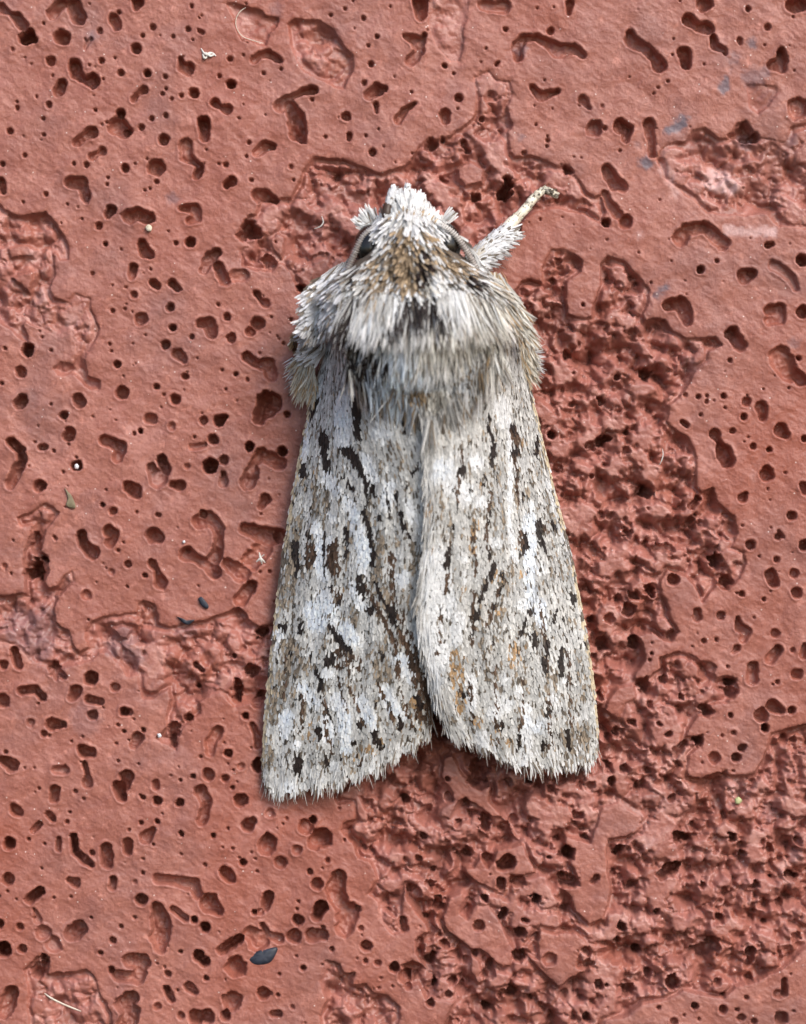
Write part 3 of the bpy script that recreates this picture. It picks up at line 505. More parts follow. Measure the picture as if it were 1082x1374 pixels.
M_WHITE = (marks(*L1, "500,50,35 500,150,42 495,270,40; 290,100,20 280,320,35 270,380,15; 350,760,25 380,870,22 370,980,30 400,1050,20; 430,840,18; 530,620,30 560,700,28 610,850,40 630,940,35 600,990,25; 640,450,40 690,500,15 620,370,25; 420,490,35 470,560,25; 560,1090,28 600,1200,25; 400,1150,40 420,1220,50; 760,520,30 740,640,28; 260,460,25; 860,620,20 890,720,25@.7; 840,1050,40; 720,220,60@.7; 940,120,30@.7; 440,700,22@.6")
 + marks(*L2, "390,130,45 370,60,50 430,60,30; 540,160,36 590,240,20 480,120,26; 310,470,28 370,560,28; 220,640,35 210,720,30; 500,540,36 530,640,33 540,800,28; 620,540,28 660,640,33 690,690,14; 840,320,38 880,420,28; 750,500,36 800,600,33 850,640,20; 170,190,28 150,260,18; 430,640,22 450,760,24; 280,780,24; 440,400,36@.7; 240,1020,50@.8; 400,960,30@.6; 700,900,40@.5; 640,40,26@.5; 480,900,22@.5; 840,800,30@.4")
 + marks(*R1, "600,700,30 600,850,30 600,1000,25 600,1100,25; 490,150,11 500,450,12 490,700,11 520,900,20; 130,420,60 250,560,50@.8; 340,600,30; 420,820,30@.8; 90,850,40 110,1000,60 130,1150,80; 610,620,20; 700,500,14 780,800,14@.5; 320,380,40; 450,60,40 460,160,30@.8; 520,420,14; 660,960,30@.6; 560,1150,30; 240,900,24@.7; 250,1000,24@.7")
 + marks(*R2, "250,100,35 230,220,30; 320,420,25 310,560,25; 500,540,36 420,600,30@.8; 600,560,28 600,740,25 600,830,30; 660,50,38 690,130,20; 370,720,30 360,780,30; 800,420,20@.7; 120,520,24; 150,300,50 110,150,60; 590,40,24; 480,420,30@.5; 660,660,30@.8; 540,840,30@.6; 900,620,20@.3; 460,500,30@.6; 740,520,24@.6; 560,480,26@.7"))
M_BLUE = (marks(*L2, "390,130,46 370,60,50@.9; 540,160,40 590,240,20@.8; 540,640,35 540,800,30@.7; 840,320,40@.6; 800,600,35@.7; 220,640,35@.5; 310,470,30@.6; 660,640,34@.8") + marks(*L1, "370,980,30 380,870,22@.8; 610,850,40 630,940,35@.7; 500,150,42@.5; 420,1220,50@.8; 560,700,28@.7")
 + marks(*R1, "600,680,32 600,850,34 600,1000,28 610,1140,34@1; 130,420,50@.5; 420,600,34@.5; 90,700,30@.4") + marks(*R2, "660,30,42 690,130,24@1; 130,400,50@.6; 600,640,30@.5; 680,660,50@.5"))

def paint(x, y, group, wob=.45, nz=None, grow=1.0):
    c = np.zeros(len(x))
    if nz is None: nz = perlin(x / 3.2, y / 5.0, 201) + .6 * perlin(x / 1.6, y / 2.4, 202)
    for ch, k in group:
        r = ch[:, 2].mean(); m = ch[:, 2].max() * 1.8 + 3
        sel = np.where((x > ch[:, 0].min() - m) & (x < ch[:, 0].max() + m) & (y > ch[:, 1].min() - m) & (y < ch[:, 1].max() + m))[0]
        if len(sel) == 0: continue
        d = chain_sd(x[sel], y[sel], ch) - (grow - 1) * r + nz[sel] * (wob * r + .8)
        e = max(.3 * r, .8)
        c[sel] = np.maximum(c[sel], k * sm(e, -e, d))
    return c

def wing_colour(x, y, u, v, left, n):
    bias = .17 if left else .13
    st = 1.1 * perlin(u * 40, v * 3.4, 301 if left else 302) + .75 * perlin(u * 85, v * 8, 303)
    sp = bias + .38 * st + .16 * perlin(x / 22, y / 30, 305)
    vein = 0
    for u0 in (.08, .16, .24, .32, .40, .48, .56, .64, .72, .80, .88):
        uu = u0 + .012 * perlin(v * 5, v * 0 + u0 * 50, 320)
        vein = vein + np.exp(-((u - uu) / .009) ** 2) * sm(-.1, .35, perlin(v * 7, v * 0 + u0 * 80, 321)) * sm(.12, .3, v)
    sp = sp + .55 * np.minimum(vein, 1)
    g = paint(x, y, M_GREY); wv = paint(x, y, M_WHITE, grow=1.1)
    sp = sp + .38 * g - .40 * wv
    sp = np.clip(sp, .02, .9)
    field = .5 + .62 * (perlin(u * 70 + 3, v * 34, 323) + .6 * perlin(u * 150, v * 70, 324))
    r1, r2, r3 = rng.random(n), rng.random(n), rng.random(n)
    blue = np.clip(paint(x, y, M_BLUE) + .45 * wv * (1 if left else .4) + (.16 if left else .10), 0, 1)
    colw = WHITE[None] * (1 - blue[:, None]) + BLUEW[None] * blue[:, None]
    tanz = np.clip(.30 - .5 * wv + .4 * perlin(x / 30, y / 26, 307) + (0.02 if left else .04), 0, .6)
    colw = colw * (1 - .55 * tanz[:, None]) + CREAM[None] * (.55 * tanz[:, None])
    tone = (.73 if left else .72) + (.46 if left else .36) * wv - .25 * g + .30 * np.clip(-st, -1, 1) * (1 - .6 * wv) + .10 * perlin(x / 14, y / 18, 318)
    c = np.clip(colw * (np.clip(tone, .25, 1.05) * (.72 + .46 * r2))[:, None], 0, .9)
    spk = (.42 * r1 + .58 * np.clip(field, 0, 1)) < (.10 + .78 * sp)
    gb = (GREYB[None] * (1 - .4 * tanz[:, None]) + TAN[None] * .4 * tanz[:, None]) * (.5 + 1.25 * r3)[:, None]
    c = np.where(spk[:, None], gb, c)
    thin = rng.random(n) < (.07 if left else .06) * (1 - .75 * wv) * (1 + .8 * np.clip(st, -1, 1))
    c = np.where(thin[:, None], GREYB[None] * (.25 + .5 * r3)[:, None], c)
    o = paint(x, y, M_ORANGE, grow=1.25)
    c = np.where((rng.random(n) < o * .5)[:, None], (ORANGE * .5 + TAN * .5)[None] * (.7 + .8 * r2)[:, None], c)
    s = paint(x, y, M_SPOT, wob=.32, grow=1.25)
    c = np.where((rng.random(n) < s * .95)[:, None], BROWN[None] * (.5 + 1.1 * r3)[:, None], c)
    b = paint(x, y, M_BLACK, wob=.32, grow=1.25)
    c = np.where(((b > .42) & (rng.random(n) < .97))[:, None], BLACK[None] * (.7 + .9 * r2)[:, None], c)
    # costal edge: pale yellowish line with dark checks
    ce = sm(.045, .015, u)
    chk = (perlin(v * 34, v * 0 + .3, 311) > .16)
    c = np.where((rng.random(n) < ce * .8)[:, None], np.where(chk[:, None], GREYB * .8, np.array([.62, .52, .36]))[:] * (.8 + .4 * r2)[:, None], c)
    return c

def spline(pts, n):
    """Catmull-Rom through the points, n samples at equal arc length"""
    p = np.array(pts, float)
    e = np.vstack([2 * p[0] - p[1], p, 2 * p[-1] - p[-2]])
    out = []
    for i in range(1, len(e) - 2):
        tt = np.linspace(0, 1, 24, endpoint=False)[:, None]
        a, b, c, d = e[i - 1], e[i], e[i + 1], e[i + 2]
        out.append(.5 * (2 * b + (c - a) * tt + (2 * a - 5 * b + 4 * c - d) * tt ** 2 + (3 * b - a - 3 * c + d) * tt ** 3))
    out = np.vstack(out + [p[-1:]])
    s = np.concatenate([[0], np.cumsum(np.linalg.norm(np.diff(out, axis=0), axis=1))])
    q = np.linspace(0, s[-1], n)
    return np.stack([np.interp(q, s, out[:, k]) for k in range(out.shape[1])], -1)

class Wing:
    def __init__(self, costa, outer, inner, left):
        self.left = left
        self.nn = 400
        self.C, self.O, self.I = spline(costa, 400), spline(outer, 400), spline(inner, 400)
        self.B = spline([costa[0], inner[0]], 400)
    def at(self, cur, s):
        q = np.clip(s, 0, 1) * 399
        return np.stack([np.interp(q, np.arange(400), cur[:, k]) for k in (0, 1)], -1)
    def pos(self, u, v):
        c, i, b, o = self.at(self.C, v), self.at(self.I, v), self.at(self.B, u), self.at(self.O, u)
        u_, v_ = u[:, None], v[:, None]
        q = (1 - u_) * c + u_ * i + (1 - v_) * b + v_ * o
        q -= (1 - u_) * (1 - v_) * self.C[0] + u_ * (1 - v_) * self.I[0] + (1 - u_) * v_ * self.C[-1] + u_ * v_ * self.I[-1]
        zc = 34 - 20 * v
        zr = 150 - 22 * v - 62 * v ** 2
        if self.left: zr = zr - 4 - 7 * v
        z = zc + (zr - zc) * (1 - (1 - u) ** 1.75)
        z = z + 1.6 * np.sin(u * 44) * sm(.1, .5, v) * .6
        z = z - 5 * sm(.9, 1, v)
        if not self.left: z = z + 4 * sm(.86, .98, u) * sm(.3, .6, v)
        return np.concatenate([q, z[:, None]], 1)
    def frame(self, u, v):
        e = 1e-3
        p = self.pos(u, v)
        dv = (self.pos(u, np.clip(v + e, 0, 1.0)) - self.pos(u, np.clip(v - e, 0, 1)))
        du = (self.pos(np.clip(u + e, 0, 1), v) - self.pos(np.clip(u - e, 0, 1), v))
        dv /= np.linalg.norm(dv, axis=1, keepdims=True) + 1e-12
        du -= dv * (du * dv).sum(1, keepdims=True)
        du /= np.linalg.norm(du, axis=1, keepdims=True) + 1e-12
        n = np.cross(dv, du)
        n *= np.sign(n[:, 2:3])
        return p, dv, du, n

WL = Wing([(448,425),(436,462),(424,510),(409,575),(398,630),(386,700),(376,770),(366,850),(358,930),(353,1000),(352,1040)],
          [(352,1040),(362,1054),(384,1060),(410,1053),(440,1050),(470,1039),(505,1028),(535,1008),(560,993),(578,978)],
          [(486,432),(505,490),(560,560),(588,630),(594,700),(590,800),(585,880),(583,940),(578,978)], True)
WR = Wing([(684,416),(701,462),(712,520),(724,570),(737,625),(752,685),(766,740),(780,810),(790,865),(797,920),(802,970),(803,998)],
          [(803,998),(797,1014),(775,1020),(740,1025),(705,1022),(680,1015),(655,1001),(630,990),(612,982),(600,975)],
          [(646,430),(618,485),(584,535),(573,580),(571,625),(571,680),(569,740),(562,785),(559,815),(563,850),(570,884),(579,920),(586,945),(600,975)], False)

def ribbons(root, d, side, nrm, length, width, lift, curl, cols, prof, tipcol=None):
    """flat tapered pieces: root (n,3), direction, across, normal - all in photo pixels; prof: list of (t, width factor)"""
    n = len(root); k = len(prof)
    V = np.zeros((n, k, 2, 3)); Cc = np.zeros((n, k, 2, 3))
    for j, (tt, wf) in enumerate(prof):
        c = root + d * (length * tt)[:, None] + nrm * ((np.sin(lift) * length * tt) + curl * length * tt * tt)[:, None]
        hw = (width * wf * .5)[:, None]
        V[:, j, 0] = c - side * hw; V[:, j, 1] = c + side * hw
        col = cols if tipcol is None else cols * (1 - tt) + tipcol * tt
        Cc[:, j, 0] = col; Cc[:, j, 1] = col
    base = (np.arange(n) * k * 2)[:, None]
    F = []
    for j in range(k - 1):
        F.append(base + np.array([[2 * j, 2 * j + 1, 2 * j + 3, 2 * j + 2]]))
    V = V.reshape(-1, 3)
    return W(V[:, 0], V[:, 1], V[:, 2]), np.concatenate(F), Cc.reshape(-1, 3)

def roll(side, nrm, a):
    return side * np.cos(a)[:, None] + nrm * np.sin(a)[:, None]

def merge(parts):
    V, F, C, o = [], [], [], 0
    for v, f, c in parts:
        V.append(v); F.append(f + o); C.append(c); o += len(v)
    return np.concatenate(V), np.concatenate(F), np.concatenate(C)

PI = math.pi
for wing in (WL, WR):
    nu, nv = 60, 150
    U, Vv = np.meshgrid(np.linspace(0, 1, nu), np.linspace(0, 1, nv))
    u, v = U.ravel(), Vv.ravel()
    p, dv, du, nn = wing.frame(u, v)
    colm = wing_colour(p[:, 0], p[:, 1], u, v, wing.left, len(u))
    idw = np.arange(nu * nv).reshape(nv, nu)
    Fq = np.stack([idw[:-1, :-1], idw[1:, :-1], idw[1:, 1:], idw[:-1, 1:]], -1).reshape(-1, 4)
    colm = np.minimum(colm, GREYB[None] * 1.15)
    top = W(p[:, 0], p[:, 1], p[:, 2] - 1.5); bot = W(p[:, 0], p[:, 1], p[:, 2] - 4.5)
    m = nu * nv
    rim = np.concatenate([idw[0], idw[1:, -1], idw[-1, -2::-1], idw[-2:0:-1, 0]])
    rn_ = np.roll(rim, -1)
    Fr = np.stack([rim, rn_, rn_ + m, rim + m], -1)
    fw = mesh_np("forewing", np.vstack([top, bot]), [Fq, Fq[:, ::-1] + m, Fr], M_SCALE, moth, cols=np.vstack([colm, colm]))
    # ---- scales
    n = 27000
    u = rng.random(n) ** 1.0; v = rng.random(n) ** .82
    v = np.sort(v)[::-1].copy()
    p, dv, du, nn = wing.frame(u, v)
    cols = wing_colour(p[:, 0], p[:, 1], u, v, wing.left, n)
    ang = rng.normal(0, .16, n)
    d = dv * np.cos(ang)[:, None] + du * np.sin(ang)[:, None]
    s = du * np.cos(ang)[:, None] - dv * np.sin(ang)[:, None]
    s = roll(s, nn, rng.normal(0, .10, n))
    ln = rng.uniform(5.5, 9.5, n); wd = rng.uniform(2.1, 3.5, n)
    hair = sm(.55, 0, v) * rng.random(n)
    ln *= 1 + .6 * hair; wd *= 1 - .25 * hair
    root = p + nn * rng.uniform(-.9, .9, n)[:, None]
    v1 = ribbons(root, d, s, nn, ln, wd, rng.uniform(.015, .08, n), rng.uniform(-.03, .02, n), cols * .92, [(0, .45), (.35, .95), (.8, 1), (1, .55)], np.clip(cols * 1.08, 0, .86))
    o = mesh_np("wing_scales", v1[0], v1[1], M_SCALE, fw, smooth=False, cols=v1[2]); o['kind'] = 'stuff'
    # ---- fringe along the outer margin and a few hairs on the inner margin
    n = 1500
    u = rng.random(n); v = rng.uniform(.955, .999, n)
    p, dv, du, nn = wing.frame(u, v)
    cl = .9 * np.cos(u * 2 * PI * 9) * sm(0, .1, u) + .8 * perlin(u * 90, u * 0 + .5, 331)
    ln = (12 + 8 * cl + rng.uniform(-3, 7, n)) * sm(-.02, .05, u) ; ln = np.clip(ln, 5, 34)
    ang = rng.normal(0, .13, n) + .25 * perlin(u * 20, u * 0, 333)
    d = dv * np.cos(ang)[:, None] + du * np.sin(ang)[:, None]
    s = du * np.cos(ang)[:, None] - dv * np.sin(ang)[:, None]
    base_c = np.where((rng.random(n) < .2)[:, None], GREYB[None] * 1.3, WHITE[None]) * rng.uniform(.7, 1.08, n)[:, None]
    f1 = ribbons(p + nn * rng.uniform(-2.5, .5, n)[:, None], d, s, nn, ln, rng.uniform(1.6, 3.2, n), rng.uniform(-.10, .16, n), rng.uniform(-.06, .06, n), base_c * .8, [(0, .7), (.4, 1), (.8, .7), (1, .15)], np.clip(base_c * 1.15, 0, .85))
    n2 = 260
    u = rng.random(n2); v = rng.uniform(.965, .999, n2)
    p, dv, du, nn = wing.frame(u, v)
    ang = rng.normal(0, .3, n2)
    d = dv * np.cos(ang)[:, None] + du * np.sin(ang)[:, None]; s = du * np.cos(ang)[:, None] - dv * np.sin(ang)[:, None]
    cc = np.tile(np.array([[.72, .68, .63]]), (n2, 1)) * rng.uniform(.6, 1.1, n2)[:, None]
    f2 = ribbons(p, d, s, nn, rng.uniform(16, 34, n2), np.full(n2, 1.05), rng.uniform(-.3, .05, n2), rng.uniform(-.1, .1, n2), cc, [(0, 1), (.5, .9), (1, .3)])
    # inner margin hairs
    n3 = 1300 if not wing.left else 300
    v = rng.uniform(.1, 1, n3); u = rng.uniform(.93, 1, n3)
    p, dv, du, nn = wing.frame(u, v)
    ang = (1 if not wing.left else -1) * 0 + rng.normal(.10, .12, n3)
    d = dv * np.cos(ang)[:, None] + du * np.sin(ang)[:, None]; s = du * np.cos(ang)[:, None] - dv * np.sin(ang)[:, None]
    cc = wing_colour(p[:, 0], p[:, 1], u, v, wing.left, n3)
    f3 = ribbons(p, d, s, nn, rng.uniform(14, 30, n3), rng.uniform(1.6, 3, n3), rng.uniform(-.05, .2, n3), rng.uniform(-.1, .1, n3), cc * .95, [(0, .7), (.4, 1), (1, .25)])
    mv = merge([f1, f2, f3])
    o = mesh_np("wing_fringe", mv[0], mv[1], M_FUR, fw, smooth=False, cols=mv[2]); o['kind'] = 'stuff'

# ---- body: one continuous lofted surface from face to tail
ST = np.array([(262,548,6,74,8),(272,548,24,74,26),(300,549,42,76,42),(330,550,58,80,52),(355,552,80,82,60),(390,556,116,85,68),(430,560,126,86,76),(455,562,106,85,73),(480,563,96,83,68),(520,566,88,74,52),(560,569,80,66,34),(620,572,84,60,26),(720,575,66,54,24),(820,580,54,48,26),(900,585,38,40,18),(945,590,12,36,7)], float)
def station(y):
    return [np.interp(y, ST[:, 0], ST[:, k]) for k in range(1, 5)]
ys = np.concatenate([np.linspace(262, 480, 40), np.linspace(490, 945, 34)])
th = np.linspace(0, 2 * np.pi, 48, endpoint=False)
bv = []
for y in ys:
    cx, ww, zc, hz = station(y)
    x_ = cx + ww * np.cos(th); z_ = zc + hz * np.sin(th)
    bv.append(W(x_, np.full(48, y), np.maximum(z_, 6)))
bv = np.array(bv).reshape(-1, 3)
ib = np.arange(len(ys) * 48).reshape(len(ys), 48)
Fb = np.stack([ib[:-1], np.roll(ib[:-1], -1, 1), np.roll(ib[1:], -1, 1), ib[1:]], -1).reshape(-1, 4)
bcol = np.tile(np.array([[.12, .095, .075]]), (len(bv), 1))
body = mesh_np("body", bv, [Fb, ib[0][None, ::-1], ib[-1][None]], M_SKIN, moth, cols=bcol)

def body_z(x, y):
    cx, ww, zc, hz = station(y)
    q = np.clip(1 - ((x - cx) / ww) ** 2, 0, 1)
    return zc + hz * np.sqrt(q)
def body_n(x, y):
    e = 2.0
    gx = (body_z(x + e, y) - body_z(x - e, y)) / (2 * e); gy = (body_z(x, y + e) - body_z(x, y - e)) / (2 * e)
    gx = np.clip(gx, -2.5, 2.5); gy = np.clip(gy, -2.5, 2.5)
    n = np.stack([-gx, -gy, np.ones_like(gx)], -1)
    return n / np.linalg.norm(n, axis=1, keepdims=True)

Z1 = (360, 220, 2.705)
F_BLACK = marks(*Z1, "455,535,14 512,508,24 560,492,26 603,510,18 635,530,10; 535,290,10 545,340,14 545,385,11@.8; 285,545,28 300,620,30 275,600,20@.85; 400,590,26 340,680,26 420,660,20@.75; 310,720,24 360,760,24@.7; 430,740,16 510,790,16@.6; 700,395,14 735,430,14@.8; 345,345,13 370,315,18 400,295,11; 628,284,11 655,300,11; 370,440,14@.5; 300,480,14@.5; 640,520,14@.6; 680,640,12@.5; 545,760,14@.5; 330,400,14 350,350,14@.6; 470,460,14@.4; 330,600,18@.6; 380,700,18@.6")
F_BROWN = marks(*Z1, "500,260,34 480,330,40 500,400,34@.75; 510,300,28 535,340,26@.9; 430,380,46 400,430,36@.65; 580,290,26@.5; 680,370,36 640,320,30@.6; 720,420,20@.5; 540,820,44@.6; 460,420,36@.7; 740,780,60@.25")
F_WHITE = marks(*Z1, "500,160,60 430,240,34 600,230,38@.8; 590,400,22 605,470,30@1; 680,460,36; 350,520,30 390,570,26 430,500,26@1; 480,480,26@.9; 220,420,50 190,520,40@.6; 160,650,20; 560,330,10; 390,320,14; 690,500,30@.7; 330,380,10; 560,560,30@.5")
F_BLUE = marks(*Z1, "470,690,90 430,780,80 520,770,80@1; 400,640,50@.8; 620,740,50@.6; 390,570,30 360,520,28@1; 250,860,50@.5; 590,760,60@.5; 350,600,40 450,640,50@.8; 500,840,60@.8; 690,760,60@.4")
F_CREAM = marks(*Z1, "570,600,50 560,650,40 620,560,40 700,600,70 780,520,60 820,640,60@.55; 840,760,60@.45; 600,850,50@.5; 700,480,40@.4; 930,680,60 920,740,40@.8; 110,740,46 120,820,40@.8; 560,420,16@.6; 640,740,50@.6")
F_TAN = marks(*Z1, "930,640,44 900,600,30 930,720,30@.9; 110,700,36 120,790,36@.8; 800,700,20@.4; 540,830,30@.5; 120,600,30@.7; 560,250,30@.5; 900,520,30@.8")

def fur_colour(x, y, n, white=0.0):
    nz = perlin(x / 5, y / 9, 401) + .5 * perlin(x / 2.4, y / 4, 402)
    r1, r2 = rng.random(n), rng.random(n)
    cr = paint(x, y, F_CREAM, .3, nz); bl = paint(x, y, F_BLUE, .3, nz); wh = np.maximum(paint(x, y, F_WHITE, .25, nz), white)
    grey = np.array([.62, .61, .59])
    c = grey[None] * np.ones((n, 1))
    c = c * (1 - .8 * cr[:, None]) + (CREAM * .95)[None] * .8 * cr[:, None]
    c = c * (1 - .9 * bl[:, None]) + (BLUEW * np.array([.92, .98, 1.04]))[None] * .9 * bl[:, None]
    c = c * (1 - .9 * wh[:, None]) + WHITE[None] * .9 * wh[:, None]
    lock = np.clip(1.06 + .8 * (perlin(x / 6.5, y / 24, 415) + .5 * perlin(x / 3.2, y / 14, 416)), .45, 1.45)
    c = np.clip(c * ((.68 + .45 * r2) * lock)[:, None], 0, .86)
    dk = (r1 < .17 * (1 - wh) + .10 * nz)
    c = np.where(dk[:, None], GREYB[None] * (.5 + r2)[:, None], c)
    tn = paint(x, y, F_TAN, .3, nz, 1.1); c = np.where((rng.random(n) < tn * .7)[:, None], (TAN * 1.15)[None] * (.7 + .7 * r2)[:, None], c)
    br = paint(x, y, F_BROWN, .3, nz, 1.2); c = np.where((rng.random(n) < br * .92)[:, None], (TAN * .72 + .03)[None] * (.45 + 1.0 * r2)[:, None], c)
    bk = paint(x, y, F_BLACK, .3, nz, 1.2); c = np.where((rng.random(n) < bk * .92)[:, None], BLACK[None] * (.7 + 1.2 * r2)[:, None], c)
    return c

EYE_L = np.array([[506., 314, 9], [496, 330, 14], [484, 346, 11]]); EYE_R = np.array([[595., 314, 9], [603, 325, 13], [613, 336, 9]])
def in_poly(n, poly):
    p = np.array(poly, float); out = []
    lo, hi = p.min(0), p.max(0); c = 0
    while c < n:
        q = rng.uniform(lo, hi, (n * 2, 2))
        q = q[poly_sd(q[:, 0], q[:, 1], p) < 0]
        q = q[(chain_sd(q[:, 0], q[:, 1], EYE_L) > 0) & (chain_sd(q[:, 0], q[:, 1], EYE_R) > 0)]; out.append(q); c += len(q)
    return np.concatenate(out)[:n]

PROF_HAIR = [(0, .8), (.35, 1), (.7, .75), (1, .12)]
PROF_SPAT = [(0, .3), (.45, .8), (.85, 1), (1, .5)]
def fur(poly, n, ang_fn, lr, wr, lift, prof, zoff=0, zfn=None, white=0.0, tip=1.12, curl=(-.12, .05), colfn=None, nfn=None):
    q = in_poly(n, poly); x, y = q[:, 0], q[:, 1]
    z = (body_z if zfn is None else zfn)(x, y) + zoff
    nn = body_n(x, y) if nfn is None else nfn(x, y)
    a = ang_fn(x, y) + rng.normal(0, .12, n) + .55 * perlin(x / 10, y / 22, 410)
    d = np.stack([np.cos(a), np.sin(a), np.zeros(n)], -1)
    d -= nn * (d * nn).sum(1, keepdims=True); d /= np.linalg.norm(d, axis=1, keepdims=True)
    s = np.cross(nn, d)
    s = roll(s, nn, rng.normal(0, .45, n))
    c = fur_colour(x, y, n, white) if colfn is None else colfn(x, y, n)
    root = np.stack([x, y, z], -1) + nn * rng.uniform(-3, 2, n)[:, None]
    return ribbons(root, d, s, nn, rng.uniform(*lr, n), rng.uniform(*wr, n), rng.uniform(*lift, n), rng.uniform(*curl, n), c * .9, prof, np.clip(c * tip, 0, .86))

PI = math.pi
down = lambda x, y: PI / 2 - (x - 565) / 150 * .32
def tawny(x, y, n):
    return np.where((rng.random(n) < .28)[:, None], (TAN * 1.15)[None], np.array([.62, .58, .50])[None]) * rng.uniform(.55, 1.1, n)[:, None]
def whitish(x, y, n):
    c = np.where((rng.random(n) < .22)[:, None], GREYB[None] * 1.2, np.array([.70, .70, .72])[None])
    return c * rng.uniform(.7, 1.1, n)[:, None]
def radial(cx, cy):
    return lambda x, y: np.arctan2(y - cy, x - cx)
def wing_top(x, y):
    return np.maximum(body_z(x, y), 30 + 0 * x)

furs = []
# side hairs of the thorax, low on the flanks first
furs.append(fur([(430,380),(470,350),(472,420),(452,440),(424,440),(420,410)], 1000, lambda x, y: PI / 2 + .35 + (450 - x) / 200, (20, 36), (2, 3.6), (.05, .3), PROF_HAIR))
furs.append(fur([(640,365),(676,372),(692,415),(696,435),(676,430),(650,410)], 900, lambda x, y: PI / 2 - .35 - (x - 670) / 220, (22, 40), (2, 3.6), (.05, .3), PROF_HAIR))
# main thorax
furs.append(fur([(456,405),(500,388),(550,398),(620,388),(664,405),(676,440),(666,490),(632,525),(590,540),(550,537),(505,528),(468,500),(456,450)], 9000, down, (26, 54), (1.4, 2.7), (.04, .26), PROF_HAIR, zoff=15, zfn=lambda x, y: np.maximum(body_z(x, y), 134 - .1 * np.abs(x - 565)), tip=1.15))
# rear tuft on the wing roots
furs.append(fur([(480,490),(540,530),(572,572),(605,552),(655,490),(640,460),(500,460)], 1600, lambda x, y: PI / 2 - (x - 570) / 200, (30, 56), (1.6, 2.8), (.02, .14), PROF_HAIR, zoff=14, zfn=lambda x, y: np.maximum(body_z(x, y), 138), tip=1.15))
# collar of broad scales, then the crest above it
furs.append(fur([(465,345),(500,330),(550,345),(600,335),(645,355),(655,400),(610,402),(550,388),(500,405),(462,400)], 2500, lambda x, y: PI / 2 - (x - 553) / 110 * .75, (13, 24), (2.0, 3.5), (.03, .24), PROF_SPAT, zoff=0, tip=1.3))
furs.append(fur([(498,300),(520,285),(550,280),(580,288),(606,305),(640,340),(640,375),(600,385),(550,372),(505,388),(468,375),(475,345)], 2300, lambda x, y: PI / 2 - (x - 553) / 80 * .6, (14, 26), (2.4, 4.2), (.15, .55), PROF_SPAT, zoff=4, tip=1.25))
# midline ridge of the collar
furs.append(fur([(538,300),(552,296),(566,306),(574,360),(572,402),(556,396),(545,388),(540,340)], 600, lambda x, y: PI / 2 - .1 - (x - 553) / 40, (18, 30), (2.8, 4.6), (.35, .75), PROF_SPAT, zoff=6, tip=1.25))
# face tuft
furs.append(fur([(500,312),(512,290),(530,276),(548,268),(566,276),(585,292),(602,312),(575,318),(550,308),(525,318)], 1100, lambda x, y: np.arctan2(y - 345, (x - 550) * 1.1), (11, 21), (2.0, 3.4), (.1, .45), PROF_SPAT, zoff=-4, white=.5, tip=1.2))
furs.append(fur([(534,285),(540,266),(552,264),(560,280)], 120, lambda x, y: -PI / 2 + (x - 547) / 60, (16, 26), (2.4, 4), (.05, .3), PROF_SPAT, white=1, tip=1.2))
# eyelash tufts beside the head
for (px, py, a) in ((500, 300, -2.35), (590, 302, -.95), (497, 306, -2.7)):
    furs.append(fur([(px - 6, py - 6), (px + 7, py - 6), (px + 7, py + 7), (px - 6, py + 7)], 70, lambda x, y, a=a: a + 0 * x, (14, 24), (1.8, 3), (0, .3), PROF_SPAT, white=.9))
# shoulder tufts that overhang the outline
furs.append(fur([(424,385),(450,355),(478,345),(470,400),(440,440),(420,430)], 1300, lambda x, y: PI / 2 + .75 + (440 - x) / 150, (18, 34), (2.6, 4.2), (.05, .35), PROF_SPAT, colfn=whitish))
furs.append(fur([(640,360),(672,366),(700,420),(706,450),(680,430),(655,400)], 1000, lambda x, y: PI / 2 - .55 - (x - 680) / 150, (22, 40), (2.2, 3.6), (.05, .35), PROF_HAIR, colfn=lambda x, y, n: np.where((rng.random(n) < .2)[:, None], (TAN * 1.3)[None], np.array([.70, .67, .60])[None]) * rng.uniform(.7, 1.1, n)[:, None]))
furs.append(fur([(412,440),(436,425),(440,470),(425,480)], 300, lambda x, y: PI - .6 + 0 * x, (16, 30), (2.4, 3.6), (0, .3), PROF_SPAT, colfn=whitish, zfn=lambda x, y: 48 + 0 * x))
# tawny hind tufts on both sides
flat = lambda x, y: np.tile(np.array([[0, 0, 1.0]]), (len(x), 1))
furs.append(fur([(396,478),(424,465),(424,530),(404,525)], 400, lambda x, y: PI / 2 + .28 + (412 - x) / 60, (14, 28), (1.4, 2.6), (-.1, .2), PROF_HAIR, colfn=tawny, zfn=lambda x, y: 26 + (x - 396) * .7, nfn=flat))
furs.append(fur([(692,430),(708,445),(716,480),(712,505),(700,500)], 380, lambda x, y: PI / 2 - .30 - (x - 704) / 50, (14, 28), (1.4, 2.6), (-.1, .2), PROF_HAIR, colfn=tawny, zfn=lambda x, y: 34 + (712 - x) * .8, nfn=flat))
furs.append(fur([(706,470),(718,468),(720,500),(710,505)], 70, lambda x, y: .25 + (y - 485) / 40, (12, 20), (1.0, 1.6), (-.1, .1), PROF_HAIR, colfn=whitish, zfn=lambda x, y: 26 + 0 * x, nfn=flat))
furs.append(fur([(392,478),(404,474),(406,525),(396,522)], 60, lambda x, y: PI - .6 + 0 * x, (12, 20), (1.0, 1.6), (-.1, .1), PROF_HAIR, colfn=whitish, zfn=lambda x, y: 20 + 0 * x, nfn=flat))
mv = merge(furs)
fu = mesh_np("fur", mv[0], mv[1], M_FUR, moth, smooth=False, cols=mv[2]); fu['kind'] = 'stuff'

